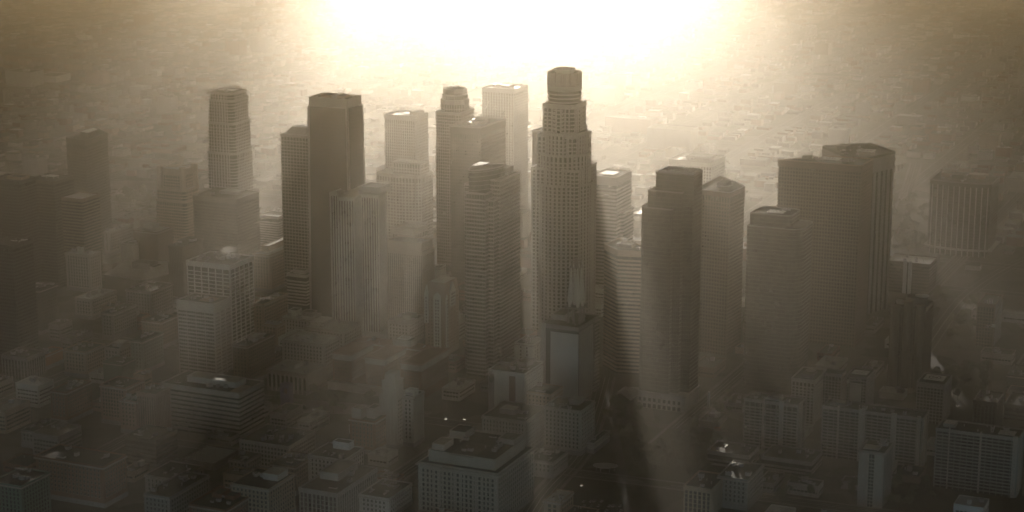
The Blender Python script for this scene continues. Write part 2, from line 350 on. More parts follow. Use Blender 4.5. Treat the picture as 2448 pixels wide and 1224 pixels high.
# ---- the round stepped tower, tallest of all
def round_tower():
    X, Y = at(1347, 806); Y += 16; hz = lambda y: height(y, Y)
    B = Bld('skyscraper', 'tallest tower, pale round granite skyscraper stepping in to a ribbed crown', 'skyscraper', ([from_pq(to_pq(X, Y)[0] + a, to_pq(X, Y)[1] + b_) for a, b_ in ((-33, -33), (33, -33), (33, 33), (-33, 33))], hz(165)), phrase='the tallest round tower')
    kw = dict(fh=4.25, sp=1.55, bay=5.2, pw=1.7, tp=.75, ts=.4)
    sq = lambda s, n=3.0: [(-s, -s), (s - n, -s), (s - n, -s + n * .6), (s - n * .5, -s + n * .6), (s - n * .5, -s + n), (s, -s + n), (s, s), (-s, s)]
    B.vol(circle(0, 0, 32.2, 40), 0, hz(432), top=1.5, **kw); B.vol(sq(27.0), 0, hz(395), top=2, **kw)
    B.vol(circle(0, 0, 29.0, 36), hz(432), hz(362), top=1.5, **kw); B.vol(sq(22.3), hz(395), hz(318), top=2, **kw)
    B.vol(circle(0, 0, 25.4, 36), hz(362), hz(312), top=2.5, **kw)
    B.vol(sq(17.6, 4), hz(318), hz(246), top=4, **kw)
    zc = hz(203); B.vol(circle(0, 0, 18.2, 36), hz(312), zc, fh=4.25, sp=1.5, bay=4.4, pw=1.3, tp=.6, ts=.4, top=5, para=.4)
    B.done('pale', 'glass2', 'roofd')
    b = MB(); b.ring(circle(0, 0, 17.3, 48), 1.0, zc + .05, zc + 13.5); B.part('crown_wall', b, 'dark')
    b = MB()                                     # ribbed crown: twelve scalloped bays with dark slots between them
    for k in range(12):
        t = 2 * math.pi * k / 12; b.prism([(r_ * math.cos(t + d), r_ * math.sin(t + d)) for r_, d in ((18.0, -.185), (18.9, -.1), (19.2, 0), (18.9, .1), (18.0, .185), (16.6, .185), (16.6, -.185))], zc + .8, zc + 14.6)
        for d in (-.235, .235): x, y = 18.3 * math.cos(t + d), 18.3 * math.sin(t + d); b.prism(circle(x, y, .42, 6), zc, zc + 15.6)
    b.ring(circle(0, 0, 19.3, 48), 1.2, zc + 3.0, zc + 4.0); B.part('crown', b, 'stone')
    b = MB(); b.prism(circle(0, 0, 16.4, 40), zc + 9, zc + 9.6); B.part('crown_deck', b, 'roofd')
    b = MB(); b.prism(circle(0, 0, 9.5, 32), zc + 9.6, zc + 17.5); b.ring(circle(0, 0, 10.6, 32), .5, zc + 14.6, zc + 15.2); B.part('core_drum', b, 'white')
    b = MB(); b.prism(circle(0, 0, 12.2, 40), zc + 17.5, zc + 18.3); o = B.part('helipad', b, 'pad')
    b = MB(); b.ring(circle(0, 0, 8.6, 40), 1.2, zc + 18.31, zc + 18.36); b.build('helipad_marking', M['tile'], o)
    for k, t in enumerate((.4, 1.3, 2.5, 3.6, 4.4, 5.6)):
        b = MB(); x, y = 14 * math.cos(t), 14 * math.sin(t); b.box(x - 1, x + 1, y - 1, y + 1, zc + 9.6, zc + 12.5 + k % 3); b.tube((x, y, zc + 12), (x, y, zc + 17 + k % 4), .2); B.part('equipment_box', b, 'dark')
round_tower()
# ---- glass tower with the boat-shaped glass top
S = rect_site(1093, 1176, 1243, 448, 905); B = Bld('skyscraper', 'stepped glass office tower under a curved boat-shaped glass top, left of the tallest tower', 'skyscraper', S, phrase='the boat-topped tower')
h = S[1]; kw = dict(fh=4.1, sp=1.7, bay=3.0, pw=.25, tp=.2, ts=.45)
B.vol(B.box(.26, .80, 0, .6), 0, h - 8, **kw); B.vol(B.box(.62, 1, .28, 1), 0, h + 3, **kw); B.vol(B.box(.02, .30, .22, 1), 0, h - 3, fh=4.1, sp=.9, bay=3, pw=.25, tp=.2, ts=.2)
B.vol(B.box(-.03, .16, .4, .8), 0, h - 22, fh=4.1, sp=.9, bay=3, pw=.25, tp=.2, ts=.2); B.vol(B.box(.80, .94, .12, .5), 0, h - 16, **kw)
B.done('stone', 'mirror', 'roofd')
e = [(.5 * B.w - 18 + 9.5 * math.cos(t) * math.cos(.34) + 25 * math.sin(t) * math.sin(.34), -.5 * B.d + 27 - 9.5 * math.cos(t) * math.sin(.34) + 25 * math.sin(t) * math.cos(.34)) for t in [2 * math.pi * k / 40 for k in range(40)]]
m = MB(); m.prism(e, h - 9, h + 14); g = B.part('glass_boat', m, 'mirror')
m = MB()
for k in range(5): m.ring(offset(e, .18), .3, h - 6 + k * 4.6, h - 5.4 + k * 4.6)
m.build('mullion', M['grey'], g); m = MB(); m.ring(offset(e, .25), .45, h + 14.05, h + 15.6); B.part('parapet', m, 'grey'); m = MB(); m.prism(offset(e, -.8), h + 14.02, h + 14.2); B.part('roof', m, 'roofd')
B.pad(.22, .55, 11, 20, h + 13.9); B.mast(.5, .75, 8, h + 14); B.hvac(5, 3, h + 3, (.65, .95), (.4, .95)); B.pent(.66, .85, .7, .95, 7, 'grey', z=h + 3)
# ---- white switching building with the microwave mast
S = rect_site(1294, 1384, 1431, 786, 965); B = Bld('telephone_exchange', 'blank pale slab with dark strip and zigzag louvres, carrying the microwave mast', 'building', S, phrase='the blank slab with the microwave mast')
h = S[1]; B.vol(B.box(0, 1, 0, 1), 0, h, fh=4, sp=0, bay=99, pw=.4, tp=.1, ts=.1, top=3); B.done('grey', 'dark', 'roof', fname='wall', gname='core')
m = MB(); m.box((-.5 + .26) * B.w, .5 * B.w - .2, -.5 * B.d - 1.2, -.5 * B.d + .3, 0, h - 6); B.part('blank_wall', m, 'white')
m = MB(); m.box(-.5 * B.w - .5, -.5 * B.w + B.w * .12, -.5 * B.d - 1.0, -.5 * B.d + .3, 0, h + 2); B.part('pier', m, 'pale')
for k in range(7):
    m = MB(); y = (-.5 + .02 + k * .1) * B.d; m.box(.5 * B.w - .2, .5 * B.w + .5, y, y + B.d * .07, 0, h - 4); B.part('wall_panel', m, 'stone')
for k in range(int(h / 4)):
    m = MB(); m.frustum([(.5 * B.w, .25 * B.d), (.5 * B.w + .5, .25 * B.d), (.5 * B.w + .5, .49 * B.d), (.5 * B.w, .49 * B.d)], 4 * k + .2, [(.5 * B.w, .25 * B.d), (.5 * B.w + 2.2, .25 * B.d), (.5 * B.w + 2.2, .49 * B.d), (.5 * B.w, .49 * B.d)], 4 * k + 2.4); B.part('louvre', m, 'stone')
B.hvac(5, 9); B.pent(.05, .4, .4, .9, 5, 'pale')
mx, my = 8, -.08 * B.d; T = empty('mast_base', (0, 0, 0)); bpy.data.objects.remove(T)
m = MB(); zt = 92
for x, y in ((-6, -6), (6, -6), (6, 6), (-6, 6), (0, -6), (6, 0)):
    m.frustum(circle(mx + x, my + y, 1.6, 8), h, circle(mx + x, my + y, .5, 8), h + 15)
m.box(mx - 9, mx + 9, my - 9, my + 9, h + 15, h + 16.2); m.ring(rect(mx - 9, mx + 9, my - 9, my + 9), .3, h + 16.2, h + 17.4); B.part('mast_platform', m, 'grey')
for x, y in ((-5, -4.5), (4, -5.5), (5.5, 4), (-4, 5)):
    m = MB(); m.frustum(circle(mx + x, my + y, 1.2, 10), h + 16.2, circle(mx + x * .95, my + y * .95, 2.9, 10), h + 24); m.frustum(circle(mx + x * .95, my + y * .95, 2.9, 10), h + 24, circle(mx + x * .75, my + y * .75, .6, 10), h + 58); B.part('mast_leg', m, 'white')
m = MB()
for k in range(11):
    z = h + 18 + 4 * k; s_ = 3.6 - .05 * k
    for p, q in (((-s_, -s_), (s_, -s_)), ((s_, -s_), (s_, s_)), ((s_, s_), (-s_, s_)), ((-s_, s_), (-s_, -s_))):
        m.tube((mx + p[0], my + p[1], z), (mx + q[0], my + q[1], z + 4), .16, n=4); m.tube((mx + q[0], my + q[1], z), (mx + q[0], my + q[1], z + 4), .22, n=4); m.tube((mx + p[0], my + p[1], z), (mx + q[0], my + q[1], z), .14, n=4)
B.part('mast_lattice', m, 'steel')
m = MB(); m.ring(circle(mx, my, 7.5, 20), 1.8, h + 57, h + 57.7); m.ring(circle(mx, my, 7.4, 20), .25, h + 57.7, h + 59.2); m.ring(circle(mx, my, 6, 20), 1.4, h + 62, h + 62.6); m.tube((mx, my, h + 56), (mx, my, h + 66), 1.6, 1.2, 10); B.part('antenna_gallery', m, 'grey')
for k in range(8):
    t = k * math.pi / 4; m = MB(); x, y = mx + 7 * math.cos(t), my + 7 * math.sin(t); m.frustum(circle(x, y, 1.0, 8), h + 57.7, circle(x, y, .35, 8), h + 61.5); B.part('horn_antenna', m, 'white')
# ---- stepped glass towers on the hill
S = rect_site(1534, 1649, 1681, 426, 985, 42); B = Bld('skyscraper', 'tall glass tower stepping down in three slabs to a rounded left corner', 'skyscraper', S, phrase='the three-step glass tower')
h = S[1]; kw = dict(fh=4.0, sp=.8, bay=1.9, pw=.22, tp=.25, ts=.18)
hs = lambda y: height(y, at(1649, 985)[1])
B.vol(rrect((.20 - .5) * B.w, .5 * B.w, -.22 * B.d, .5 * B.d, (2, 0, 5, 3)), 12, h, **kw)
B.vol(rrect((.10 - .5) * B.w, (.80 - .5) * B.w, -.37 * B.d, .40 * B.d, (0, 0, 0, 4)), 12, h - 17, **kw)
B.vol(rrect((-.02 - .5) * B.w, (.64 - .5) * B.w, -.5 * B.d, .30 * B.d, (6, 0, 0, 5)), 12, h - 33, **kw)
B.done('bronze', 'mirror', 'roofd', 'grey')
m = MB(); P = rrect((-.05 - .5) * B.w, (1.02 - .5) * B.w, -.56 * B.d, .5 * B.d, (10, 0, 4, 8)); m.prism(P, 0, 15, bottom=False); m.prism(offset(P, .8), 15, 16.4); pd = B.part('podium', m, 'stone')
for k in range(9):
    m = MB(); x = (-.45 + k * .105) * B.w; m.box(x - 1.3, x + 1.3, -.56 * B.d - .15, -.56 * B.d + .4, 7, 10.5); m.build('window', M['glass2'], pd)
    m = MB(); m.box(x - 1.6, x + 1.6, -.56 * B.d - .2, -.56 * B.d + .4, .5, 4.5); m.build('shopfront', M['glass2'], pd)
B.pad(.62, .60, 18, 13, ring=True); B.hvac(7, 4, fx=(.3, .9), fy=(.4, .9)); m = MB(); m.ring(offset(B.box(.26, .96, .34, .94), 0), 1.0, h, h + 2.6); B.part('roof_track', m, 'metal')
S = poly_site([(1660, 452), (1745, 462), (1780, 446), (1722, 421)], 1, 850); B = Bld('skyscraper', 'brown granite tower with a pointed lozenge-shaped roof', 'skyscraper', S, phrase='the lozenge-roofed brown tower')
B.vol(B.poly, 0, B.h, fh=4.0, sp=1.7, bay=3.2, pw=1.3, tp=.25, ts=.15, top=5); B.done('brown', 'glass2', 'roof', 'pale')
B.pad(.55, .38, 15, 12, ring=True); B.pent(.40, .62, .32, .55, 4); B.hvac(5, 5, fx=(.45, .7), fy=(.4, .75))
S = rect_site(1784, 1915, 1943, 552, 945, 46); B = Bld('skyscraper', 'glass tower with rounded corner and a set-back penthouse with white helipad', 'skyscraper', S, phrase='the round-cornered glass tower')
h = S[1]; P = rrect(-.5 * B.w, .5 * B.w, -.5 * B.d, .5 * B.d, (4, 13, 6, 10)); kw = dict(fh=4, sp=.9, bay=2.0, pw=.22, tp=.25, ts=.18)
B.vol(P, 0, h, para=.9, **kw); B.vol(rrect(-.48 * B.w, .26 * B.w, -.30 * B.d, .48 * B.d, (0, 6, 6, 12)), h, h + 11, **kw); B.done('bronze', 'mirror', 'roofd', 'grey')
B.pad(.42, .52, 17, 13, h + 11); B.hvac(3, 6, h + 11, (.15, .6), (.5, .9))
# ---- knife-edged brown tower and its twin behind
S = poly_site([(1862, 383), (2060, 398), (2087, 381), (1985, 375)], 1, 830); B = Bld('skyscraper', 'wide brown granite tower with a knife-edged wedge roof and white helipad', 'skyscraper', S, phrase='the wide wedge-roofed tower')
B.vol(B.poly, 0, B.h, fh=4.0, sp=1.6, bay=3.1, pw=1.2, tp=.3, ts=.2, top=7); B.done('brown', 'glass2', 'roofd', 'tan')
B.pad(.56, .50, 20, 15, ring=True, up=2); B.hvac(12, 7, fx=(.62, .9), fy=(.3, .62)); B.hvac(4, 8, fx=(.35, .5), fy=(.3, .5)); B.mast(.30, .44, 9); B.mast(.36, .47, 6); B.pent(.22, .34, .40, .52, 3, 'dark')
S = poly_site([(1969, 354), (2046, 388), (2137, 367), (2080, 347)], 1, 765); B = Bld('skyscraper', 'square stone tower set cornerwise with dark vertical strips, behind the wedge-roofed tower', 'skyscraper', S, phrase='the cornerwise square tower')
B.vol(B.poly, 0, B.h, fh=4.0, sp=.4, bay=9.5, pw=4.2, tp=1.0, ts=.1, top=17, para=3); B.done('grey', 'glass', 'roofd', 'dark')
B.pad(.62, .60, 20, 16, ring=True, up=2); B.hvac(14, 10, fx=(.25, .75), fy=(.3, .75)); B.pent(.22, .36, .55, .7, 5, 'dark')
# ---- left half of the skyline
S = rect_site(738, 829, 864, 241, 775); B = Bld('skyscraper', 'tall dark tapering tower with a pale crown band and pale corner stripe', 'skyscraper', S, phrase='the dark tapering tower')
h = S[1]; b = B.box(0, 1, 0, 1)
m = MB(); m.frustum(offset(b, 3.2), 0, offset(b, 1.0), h - 9); B.part('glazing', m, 'dark')
m = MB()
for k in range(int((h - 10) / 4)):
    t = 1 - (4 * k) / (h - 9); m.prism(offset(b, 1.0 + 2.2 * t + .05), 4 * k + 2.6, 4 * k + 4 - .6)
B.part('spandrel', m, 'bronze')
for cx in (0, 1):
    for cy in (0, 1):
        if (cx, cy) == (0, 1): continue
        m = MB(); q = lambda o: rect(*sorted(((cx - .5) * (B.w + 2 * o) + (.3 if cx else -.3), (cx - .5) * (B.w + 2 * o) - (2.4 if cx else -2.4))), *sorted(((cy - .5) * (B.d + 2 * o) + (.3 if cy else -.3), (cy - .5) * (B.d + 2 * o) - (2.4 if cy else -2.4))))
        m.frustum(q(3.3), 0, q(1.1), h - 8.8); B.part('corner_pier', m, 'pale')
m = MB(); m.prism(b, h - 9.5, h); B.part('crown_band', m, 'pale'); m = MB(); m.ring(offset(b, .1), .8, h, h + 1.6); B.part('parapet', m, 'pale'); m = MB(); m.prism(offset(b, -.9), h + .05, h + .2); B.part('roof', m, 'roofd')
B.hvac(9, 12); B.pent(.2, .45, .3, .75, 2.4, 'brick'); B.pent(.62, .8, .3, .7, 2.2, 'tan')
for fx, fy, hh in ((.74, .8, 8), (.80, .75, 7), (.9, .6, 5), (.55, .6, 9)): B.mast(fx, fy, hh)
m = MB(); x, y = .12 * B.w, .18 * B.d; m.box(x - 2, x + 2, y - 2, y + 2, h, h + 4); m.tube((x, y, h + 4), (x - 7, y + 1, h + 5.5), .5); m.tube((x, y, h + 4), (x + 4, y, h + 9), .45); m.tube((x + 4, y, h + 9), (x - 7, y + 1, h + 5.5), .15); B.part('window_cleaning_crane', m, 'steel')
S = rect_site(671, 752, 775, 327, 698); B = Bld('skyscraper', 'pale gridded tower with a sloping setback top, half behind the dark tapering tower', 'skyscraper', S, phrase='the gridded tower beside the dark one')
h = S[1]; B.vol(B.box(0, 1, 0, 1), 0, h, fh=4, sp=1.5, bay=4.2, pw=1.0, tp=.4, ts=.35, top=3, para=.6); B.done('stone', 'glass2', 'roofw')
m = MB(); m.frustum(B.box(.12, .97, .15, .9), h, B.box(.24, .95, .25, .85), h + 9); B.part('penthouse', m, 'stone'); B.pad(.62, .5, 12, 9, h + 8.6)
S = rect_site(497, 553, 589, 224, 600, 42); B = Bld('skyscraper', 'pale gridded tower with rounded corners stepping in three times, leftmost tall tower', 'skyscraper', S, phrase='the stepped gridded tower')
h = S[1]; kw = dict(fh=4.1, sp=1.3, bay=4.2, pw=1.7, tp=.6, ts=.4); hh = lambda y: height(y, Dg(600)); cr = lambda e: rrect(-.5 * B.w - e, .5 * B.w + e, -.5 * B.d - e, .5 * B.d + e, 7, 4)
for e, y, z0 in ((0, 224, hh(241)), (1.4, 241, hh(295)), (2.8, 295, hh(366)), (4.2, 366, 0)): B.vol(cr(e), z0, hh(y), top=2.5, para=1.0, **kw)
B.done('pale', 'glass2', 'roofd'); B.pad(.48, .55, 22, 15); B.hvac(3, 13)
m = MB(); x, y = .22 * B.w, .2 * B.d; m.tube((x, y, h), (x, y, h + 5), .8); m.tube((x - 12, y + 2, h + 7.5), (x + 6, y, h + 4.5), .5); m.tube((x, y, h + 7), (x + 6, y, h + 4.5), .2); B.part('window_cleaning_crane', m, 'steel')
S = poly_site([(158, 331), (203, 338), (257, 319), (235, 309)], 1, 583); B = Bld('skyscraper', 'plain dark brown tower with a cut sloping top and a raised helipad', 'skyscraper', S, phrase='the plain dark cut-top tower')
h = B.h; B.vol(B.poly, 0, h, fh=4, sp=2.2, bay=2.4, pw=1.2, tp=.12, ts=.08, top=6, para=1.4); B.done('bronze', 'glass', 'roofd')
m = MB(); c = [(x * .42 - 2, y * .42 + 2) for x, y in B.poly]; m.prism(c, h, h + 6); B.part('penthouse', m, 'bronze'); m = MB(); m.prism([(x * .40 - 2, y * .40 + 2) for x, y in B.poly], h + 6, h + 6.6); B.part('helipad', m, 'pad')
S = rect_site(374, 438, 464, 408, 585, 36); B = Bld('office_tower', 'hazy broad tower with four round corner turrets and steps', 'office tower', S, phrase='the turreted tower')
h = S[1]; kw = dict(fh=4, sp=1.6, bay=3.6, pw=1.3, tp=.4, ts=.3)
B.vol(B.box(.1, .9, .1, .9), 0, h - 1, top=8, **kw); B.vol(rrect(-.54 * B.w, .54 * B.w, -.54 * B.d, .54 * B.d, 5), 0, h - 27, top=2, **kw); B.vol(rrect(-.58 * B.w, .58 * B.w, -.58 * B.d, .58 * B.d, 5), 0, h - 42, top=2, **kw)
B.done('tan', 'glass2', 'roofw')
for x in (-1, 1):
    for y in (-1, 1):
        m = MB(); m.prism(circle(x * .42 * B.w, y * .42 * B.d, 4.2, 12), h - 27, h + 2.5); m.ring(circle(x * .42 * B.w, y * .42 * B.d, 4.5, 12), .5, h + 2.5, h + 3.4); B.part('corner_turret', m, 'tan')
B.pent(.25, .5, .4, .8, 3.5, 'tan'); B.hvac(4, 15)
S = rect_site(462, 565, 602, 479, 690, 52); B = Bld('office_tower', 'plain dark brown box tower standing in front of the stepped gridded tower', 'office tower', S, phrase='the plain brown box tower')
B.vol(B.box(0, 1, 0, 1), 0, B.h, fh=3.9, sp=1.8, bay=1.6, pw=.5, tp=.3, ts=.1, top=5); B.done('bronze', 'glass', 'roof'); B.pent(.35, .75, .5, .85, 3, 'pale', 'roofw'); B.hvac(3, 16)
S = rect_site(447, 549, 604, 636, 835); B = Bld('office_tower', 'white gridded tower with steaming cooling towers on its roof', 'office tower', S, phrase='the steaming white gridded tower')
STEAM = B; h = S[1]
B.vol(B.box(0, 1, 0, 1), 0, h, fh=4.2, sp=1.0, bay=B.w / 6, pw=1.1, tp=.75, ts=.6, top=4.6); B.done('white', 'glass2', 'roof')
B.hvac(16, 17, fx=(.1, .9), fy=(.15, .9), big=1.25); B.pent(.32, .55, .55, .85, 4, 'grey')
for k in range(3):
    m = MB(); x, y = (.10 + .06 * k) * B.w, (-.05 + .12 * k) * B.d; m.tube((x, y, h + .1), (x, y, h + 4.2), 2.2, 1.8, 12); B.part('cooling_tower', m, 'metal')
S = rect_site(424, 511, 551, 729, 903); B = Bld('office_tower', 'pale tower with banded windows in bays and a blank top, before the steaming tower', 'office tower', S, phrase='the pale blank-topped tower')
h = S[1]; B.vol(B.box(0, 1, 0, 1), 0, h, fh=3.9, sp=1.7, bay=B.w / 4, pw=.9, tp=.55, ts=.35, top=9.5); B.done('pale', 'glass', 'roof')
m = MB()
for k in range(17):
    x = (-.5 + k / 16) * B.w
    if k % 4: m.box(x - .12, x + .12, -.5 * B.d - .45, -.5 * B.d, 0, h - 9.6)
    y = (-.5 + k / 16) * B.d; m.box(.5 * B.w, .5 * B.w + .45, y - .12, y + .12, 0, h - 9.6)
B.part('mullion', m, 'pale'); B.hvac(9, 18); m = MB(); m.box(-.02 * B.w, .32 * B.w, -.25 * B.d, .2 * B.d, h + .1, h + 1.2); B.part('roof_deck', m, 'tan')
S = rect_site(386, 571, 608, 943, 1052, 44); B = Bld('office_building', 'long banded office block with stripes of windows and a white roof penthouse', 'office building', S, phrase='the long striped office block')
h = S[1]; B.vol(B.box(0, 1, 0, 1), 0, h, fh=4.3, sp=2.3, bay=99, pw=0, tp=.5, ts=.55, top=4); B.done('stone', 'glass', 'roofd'); B.pent(.22, .86, .35, .75, 5, 'pale', 'roofw'); B.hvac(6, 19, fx=(.05, .95), fy=(.05, .3)); m = MB(); m.box(.36 * B.w, .48 * B.w, -.42 * B.d, .1 * B.d, h + .12, h + .6); B.part('roof_deck', m, 'tan')
# ---- white ribbed tower with a zigzag plan
S = poly_site([(790, 462), (808, 464), (808, 474), (846, 475), (863, 466), (905, 469), (920, 458), (905, 449), (835, 447)], 3, 802)
B = Bld('skyscraper', 'white ribbed tower with zigzag front and tall vertical fins', 'skyscraper', S, phrase='the white ribbed tower')
h = S[1]; B.vol(B.poly, 0, h, fh=4, sp=0, bay=3.1, pw=1.25, tp=.5, ts=.1, top=2.5, para=1.5); B.done('white', 'glass2', 'roofw', fname='fin')
m = MB()
for x, y in B.poly[:]: m.prism(circle(x, y, 1.15, 8), 0, h + .6)
B.part('corner_fin', m, 'white'); B.pent(.5, .93, .55, .92, 7, 'white'); B.hvac(4, 20, fx=(.2, .6), fy=(.3, .6))
# ---- hazy centre
S = rect_site(926, 1010, 1029, 606, 772, 30); B = Bld('office_building', 'tan vertical-ribbed block under a paler flat upper storey, right of the white ribbed tower', 'office building', S, phrase='the tan ribbed block')
B.vol(B.box(0, 1, 0, 1), 0, B.h, fh=4, sp=.5, bay=2.6, pw=1.1, tp=.5, ts=.1, top=3); B.vol(B.box(.0, .95, .06, .94), B.h, B.h + 10, sp=0, pw=0, top=9); B.done('tan', 'glass2', 'roofw'); B.pad(.5, .5, 14, 12, B.h + 10); B.hvac(4, 21, B.h + 10)
S = poly_site([(938, 551), (986, 556), (1006, 549), (1022, 543), (1020, 538), (975, 535)], 1, 715); B = Bld('office_building', 'small hazy block with an open ring-walled roof behind the tan ribbed block', 'office building', S)
B.vol(B.poly, 0, B.h, fh=4, sp=1.2, bay=3.5, pw=.8, top=4, para=3.2); B.done('stone', 'glass2', 'roofw'); B.hvac(3, 22)
S = rect_site(920, 992, 1019, 280, 545, 40); B = Bld('skyscraper', 'pale hazy flat-topped slab tower farthest left of the sunlit group', 'skyscraper', S, phrase='the pale hazy slab tower')
B.vol(B.box(0, 1, 0, 1), 0, B.h, fh=4, sp=1.2, bay=3.4, pw=1.3, top=6); B.done('stone', 'glass2', 'roofw'); B.pad(.55, .5, 16, 14); B.pent(.7, .95, .3, .8, 4, 'stone'); B.hvac(4, 23)
S = rect_site(893, 1000, 1021, 424, 640, 40); B = Bld('office_building', 'broad hazy mid-rise with a curved front and stacked window bays', 'office building', S, phrase='the broad hazy mid-rise')
P = [(-.5 * B.w, .5 * B.d), (-.5 * B.w, -.3 * B.d)] + [((-.4 + .2 * k) * B.w, (-.5 + .1 * (k - 2) ** 2 / 4) * B.d) for k in range(5)] + [(.5 * B.w, -.3 * B.d), (.5 * B.w, .5 * B.d)]
B.vol(P, 0, B.h, fh=4, sp=1.5, bay=4, pw=1.2, top=3); B.vol(B.box(.35, .95, .3, .9), B.h, B.h + 14, fh=4, sp=1.4, bay=4, pw=1.2); B.done('stone', 'glass2', 'roofw'); B.hvac(4, 24)
S = rect_site(1038, 1098, 1128, 272, 640, 48); B = Bld('skyscraper', 'pale hazy tower with a stepped octagonal crown and rooftop aerials', 'skyscraper', S, phrase='the octagonal-crowned tower')
h = S[1]; kw = dict(fh=4, sp=1.3, bay=3.2, pw=.9, tp=.3, ts=.3); B.vol(rrect(-.5 * B.w, .5 * B.w, -.5 * B.d, .5 * B.d, 5, 2), 0, h, top=3, **kw)
R8 = lambda r: circle(0, 0, r, 8, R(22.5)); w_ = min(B.w, B.d) / 2
B.vol(R8(w_ * 1.02), h, h + 14, top=5, **kw); B.vol(R8(w_ * .92), h + 14, h + 20, **kw); B.vol(R8(w_ * .84), h + 20, h + 27, top=4, **kw); B.done('stone', 'glass2', 'roofd', 'pale'); B.hvac(6, 25, h + 27, (.3, .7), (.3, .7))
for k in range(4): B.mast(.42 + .06 * k, .5, 5 + k % 2, h + 27)
S = poly_site([(1077, 303), (1149, 307), (1208, 287), (1140, 283)], 1, 690); B = Bld('skyscraper', 'large hazy flat-topped tower with a sunken lit roof behind the boat-topped tower', 'skyscraper', S, phrase='the large flat-topped hazy tower')
B.vol(B.poly, 0, B.h, fh=4, sp=1.6, bay=3, pw=.9, top=8, para=2.5); B.done('bronze', 'glass2', 'roofw', 'stone'); B.hvac(8, 26, fx=(.25, .75), fy=(.25, .75)); B.pent(.45, .7, .4, .65, 3, 'stone')
S = rect_site(1153, 1228, 1249, 216, 500, 50); B = Bld('skyscraper', 'palest hazy tower against the glare, beside the octagonal-crowned tower', 'skyscraper', S, phrase='the palest tower in the glare')
B.vol(B.box(0, 1, 0, 1), 0, B.h, fh=4, sp=1.0, bay=4, pw=1.6, top=5); B.done('stone', 'glass2', 'roofw'); B.hvac(10, 27); B.pent(.3, .7, .3, .7, 3, 'stone', 'roofw')
S = poly_site([(1273, 316), (1345, 322), (1403, 302), (1335, 297)], 1, 705); B = Bld('skyscraper', 'hazy square tower almost hidden behind the tallest round tower', 'skyscraper', S)
B.vol(B.poly, 0, B.h, fh=4, sp=1.6, bay=3, pw=.9, top=6, para=2.5); B.done('bronze', 'glass2', 'roofw', 'stone')
S = rect_site(1412, 1474, 1505, 427, 700, 50); B = Bld('office_tower', 'pale horizontally banded tower with a white helipad, right of the tallest tower', 'office tower', S, phrase='the banded helipad tower')
B.vol(B.box(0, 1, 0, 1), 0, B.h, fh=4.4, sp=2.3, bay=99, pw=0, ts=.4, top=9); B.vol(B.box(.6, 1.1, .3, 1.0), 0, B.h - 45, fh=4.4, sp=2.3, bay=99, pw=0, ts=.4); B.done('stone', 'glass2', 'roofd'); B.pad(.45, .5, 18, 20)
S = poly_site([(1445, 586), (1477, 601), (1556, 605), (1532, 589), (1478, 572)], 1, 893); B = Bld('office_tower', 'banded tan tower with a pointed polygonal roof in the beam beside the tallest tower', 'office tower', S, phrase='the pointed polygonal-roofed tower')
B.vol(B.poly, 0, B.h, fh=4.1, sp=2.0, bay=99, pw=0, ts=.35, top=5, para=1.6); B.done('tan', 'glass2', 'roof'); B.pent(.3, .55, .35, .6, 3, 'grey', 'roofw'); B.hvac(4, 28)
S = rect_site(1600, 1702, 1732, 390, 560, 55); B = Bld('office_building', 'hazy white office block with square window grid and mechanical penthouse, beyond the stepped towers', 'office building', S, phrase='the hazy white office block')
B.vol(B.box(0, 1, 0, 1), 0, B.h, fh=4.2, sp=1.6, bay=4.2, pw=1.6, tp=.5, ts=.4, top=6); B.done('white', 'glass2', 'roofw', 'pale'); B.pent(.3, .85, .3, .8, 4, 'pale'); B.hvac(6, 29)
S = rect_site(2222, 2368, 2385, 444, 618, 60); B = Bld('office_tower', 'dark office block with ten pale vertical fins, a curved front and cluttered roof', 'office tower', S, phrase='the dark finned block')
h = S[1]; fl = [((-.5 + k / 11) * B.w, (-.5 + .10 * ((k - 5.5) / 5.5) ** 2) * B.d) for k in range(12)]
P = fl + [(.5 * B.w, .5 * B.d), (-.5 * B.w, .5 * B.d)]; B.vol(P, 5, h, fh=4, sp=1.6, bay=99, pw=0, ts=.12, top=5, para=1.8); B.done('dark', 'glass', 'roof', 'grey')
for k in range(11):
    (ax, ay), (bx, by) = fl[k], fl[k + 1]
    m = MB(); m.prism(circle((ax + bx) / 2, (ay + by) / 2 - .5, .75, 6), 0, h - 4.6); B.part('fin', m, 'pale')
m = MB(); m.prism(offset(P, 5), 8, 10); B.part('canopy', m, 'pale'); m = MB(); m.prism(offset(P, -3), 0, 5, bottom=False); B.part('ground_storey', m, 'glass')
B.hvac(12, 30); B.pent(.3, .5, .4, .7, 5, 'dark'); B.pent(.1, .3, .6, .9, 4, 'tan'); m = MB(); m.prism(circle(.2 * B.w, .2 * B.d, 13, 28, ry=9), h + 5, h + 6); m.prism(circle(.2 * B.w, .2 * B.d, 9, 20, ry=6), h, h + 5); B.part('helipad', m, 'tan')
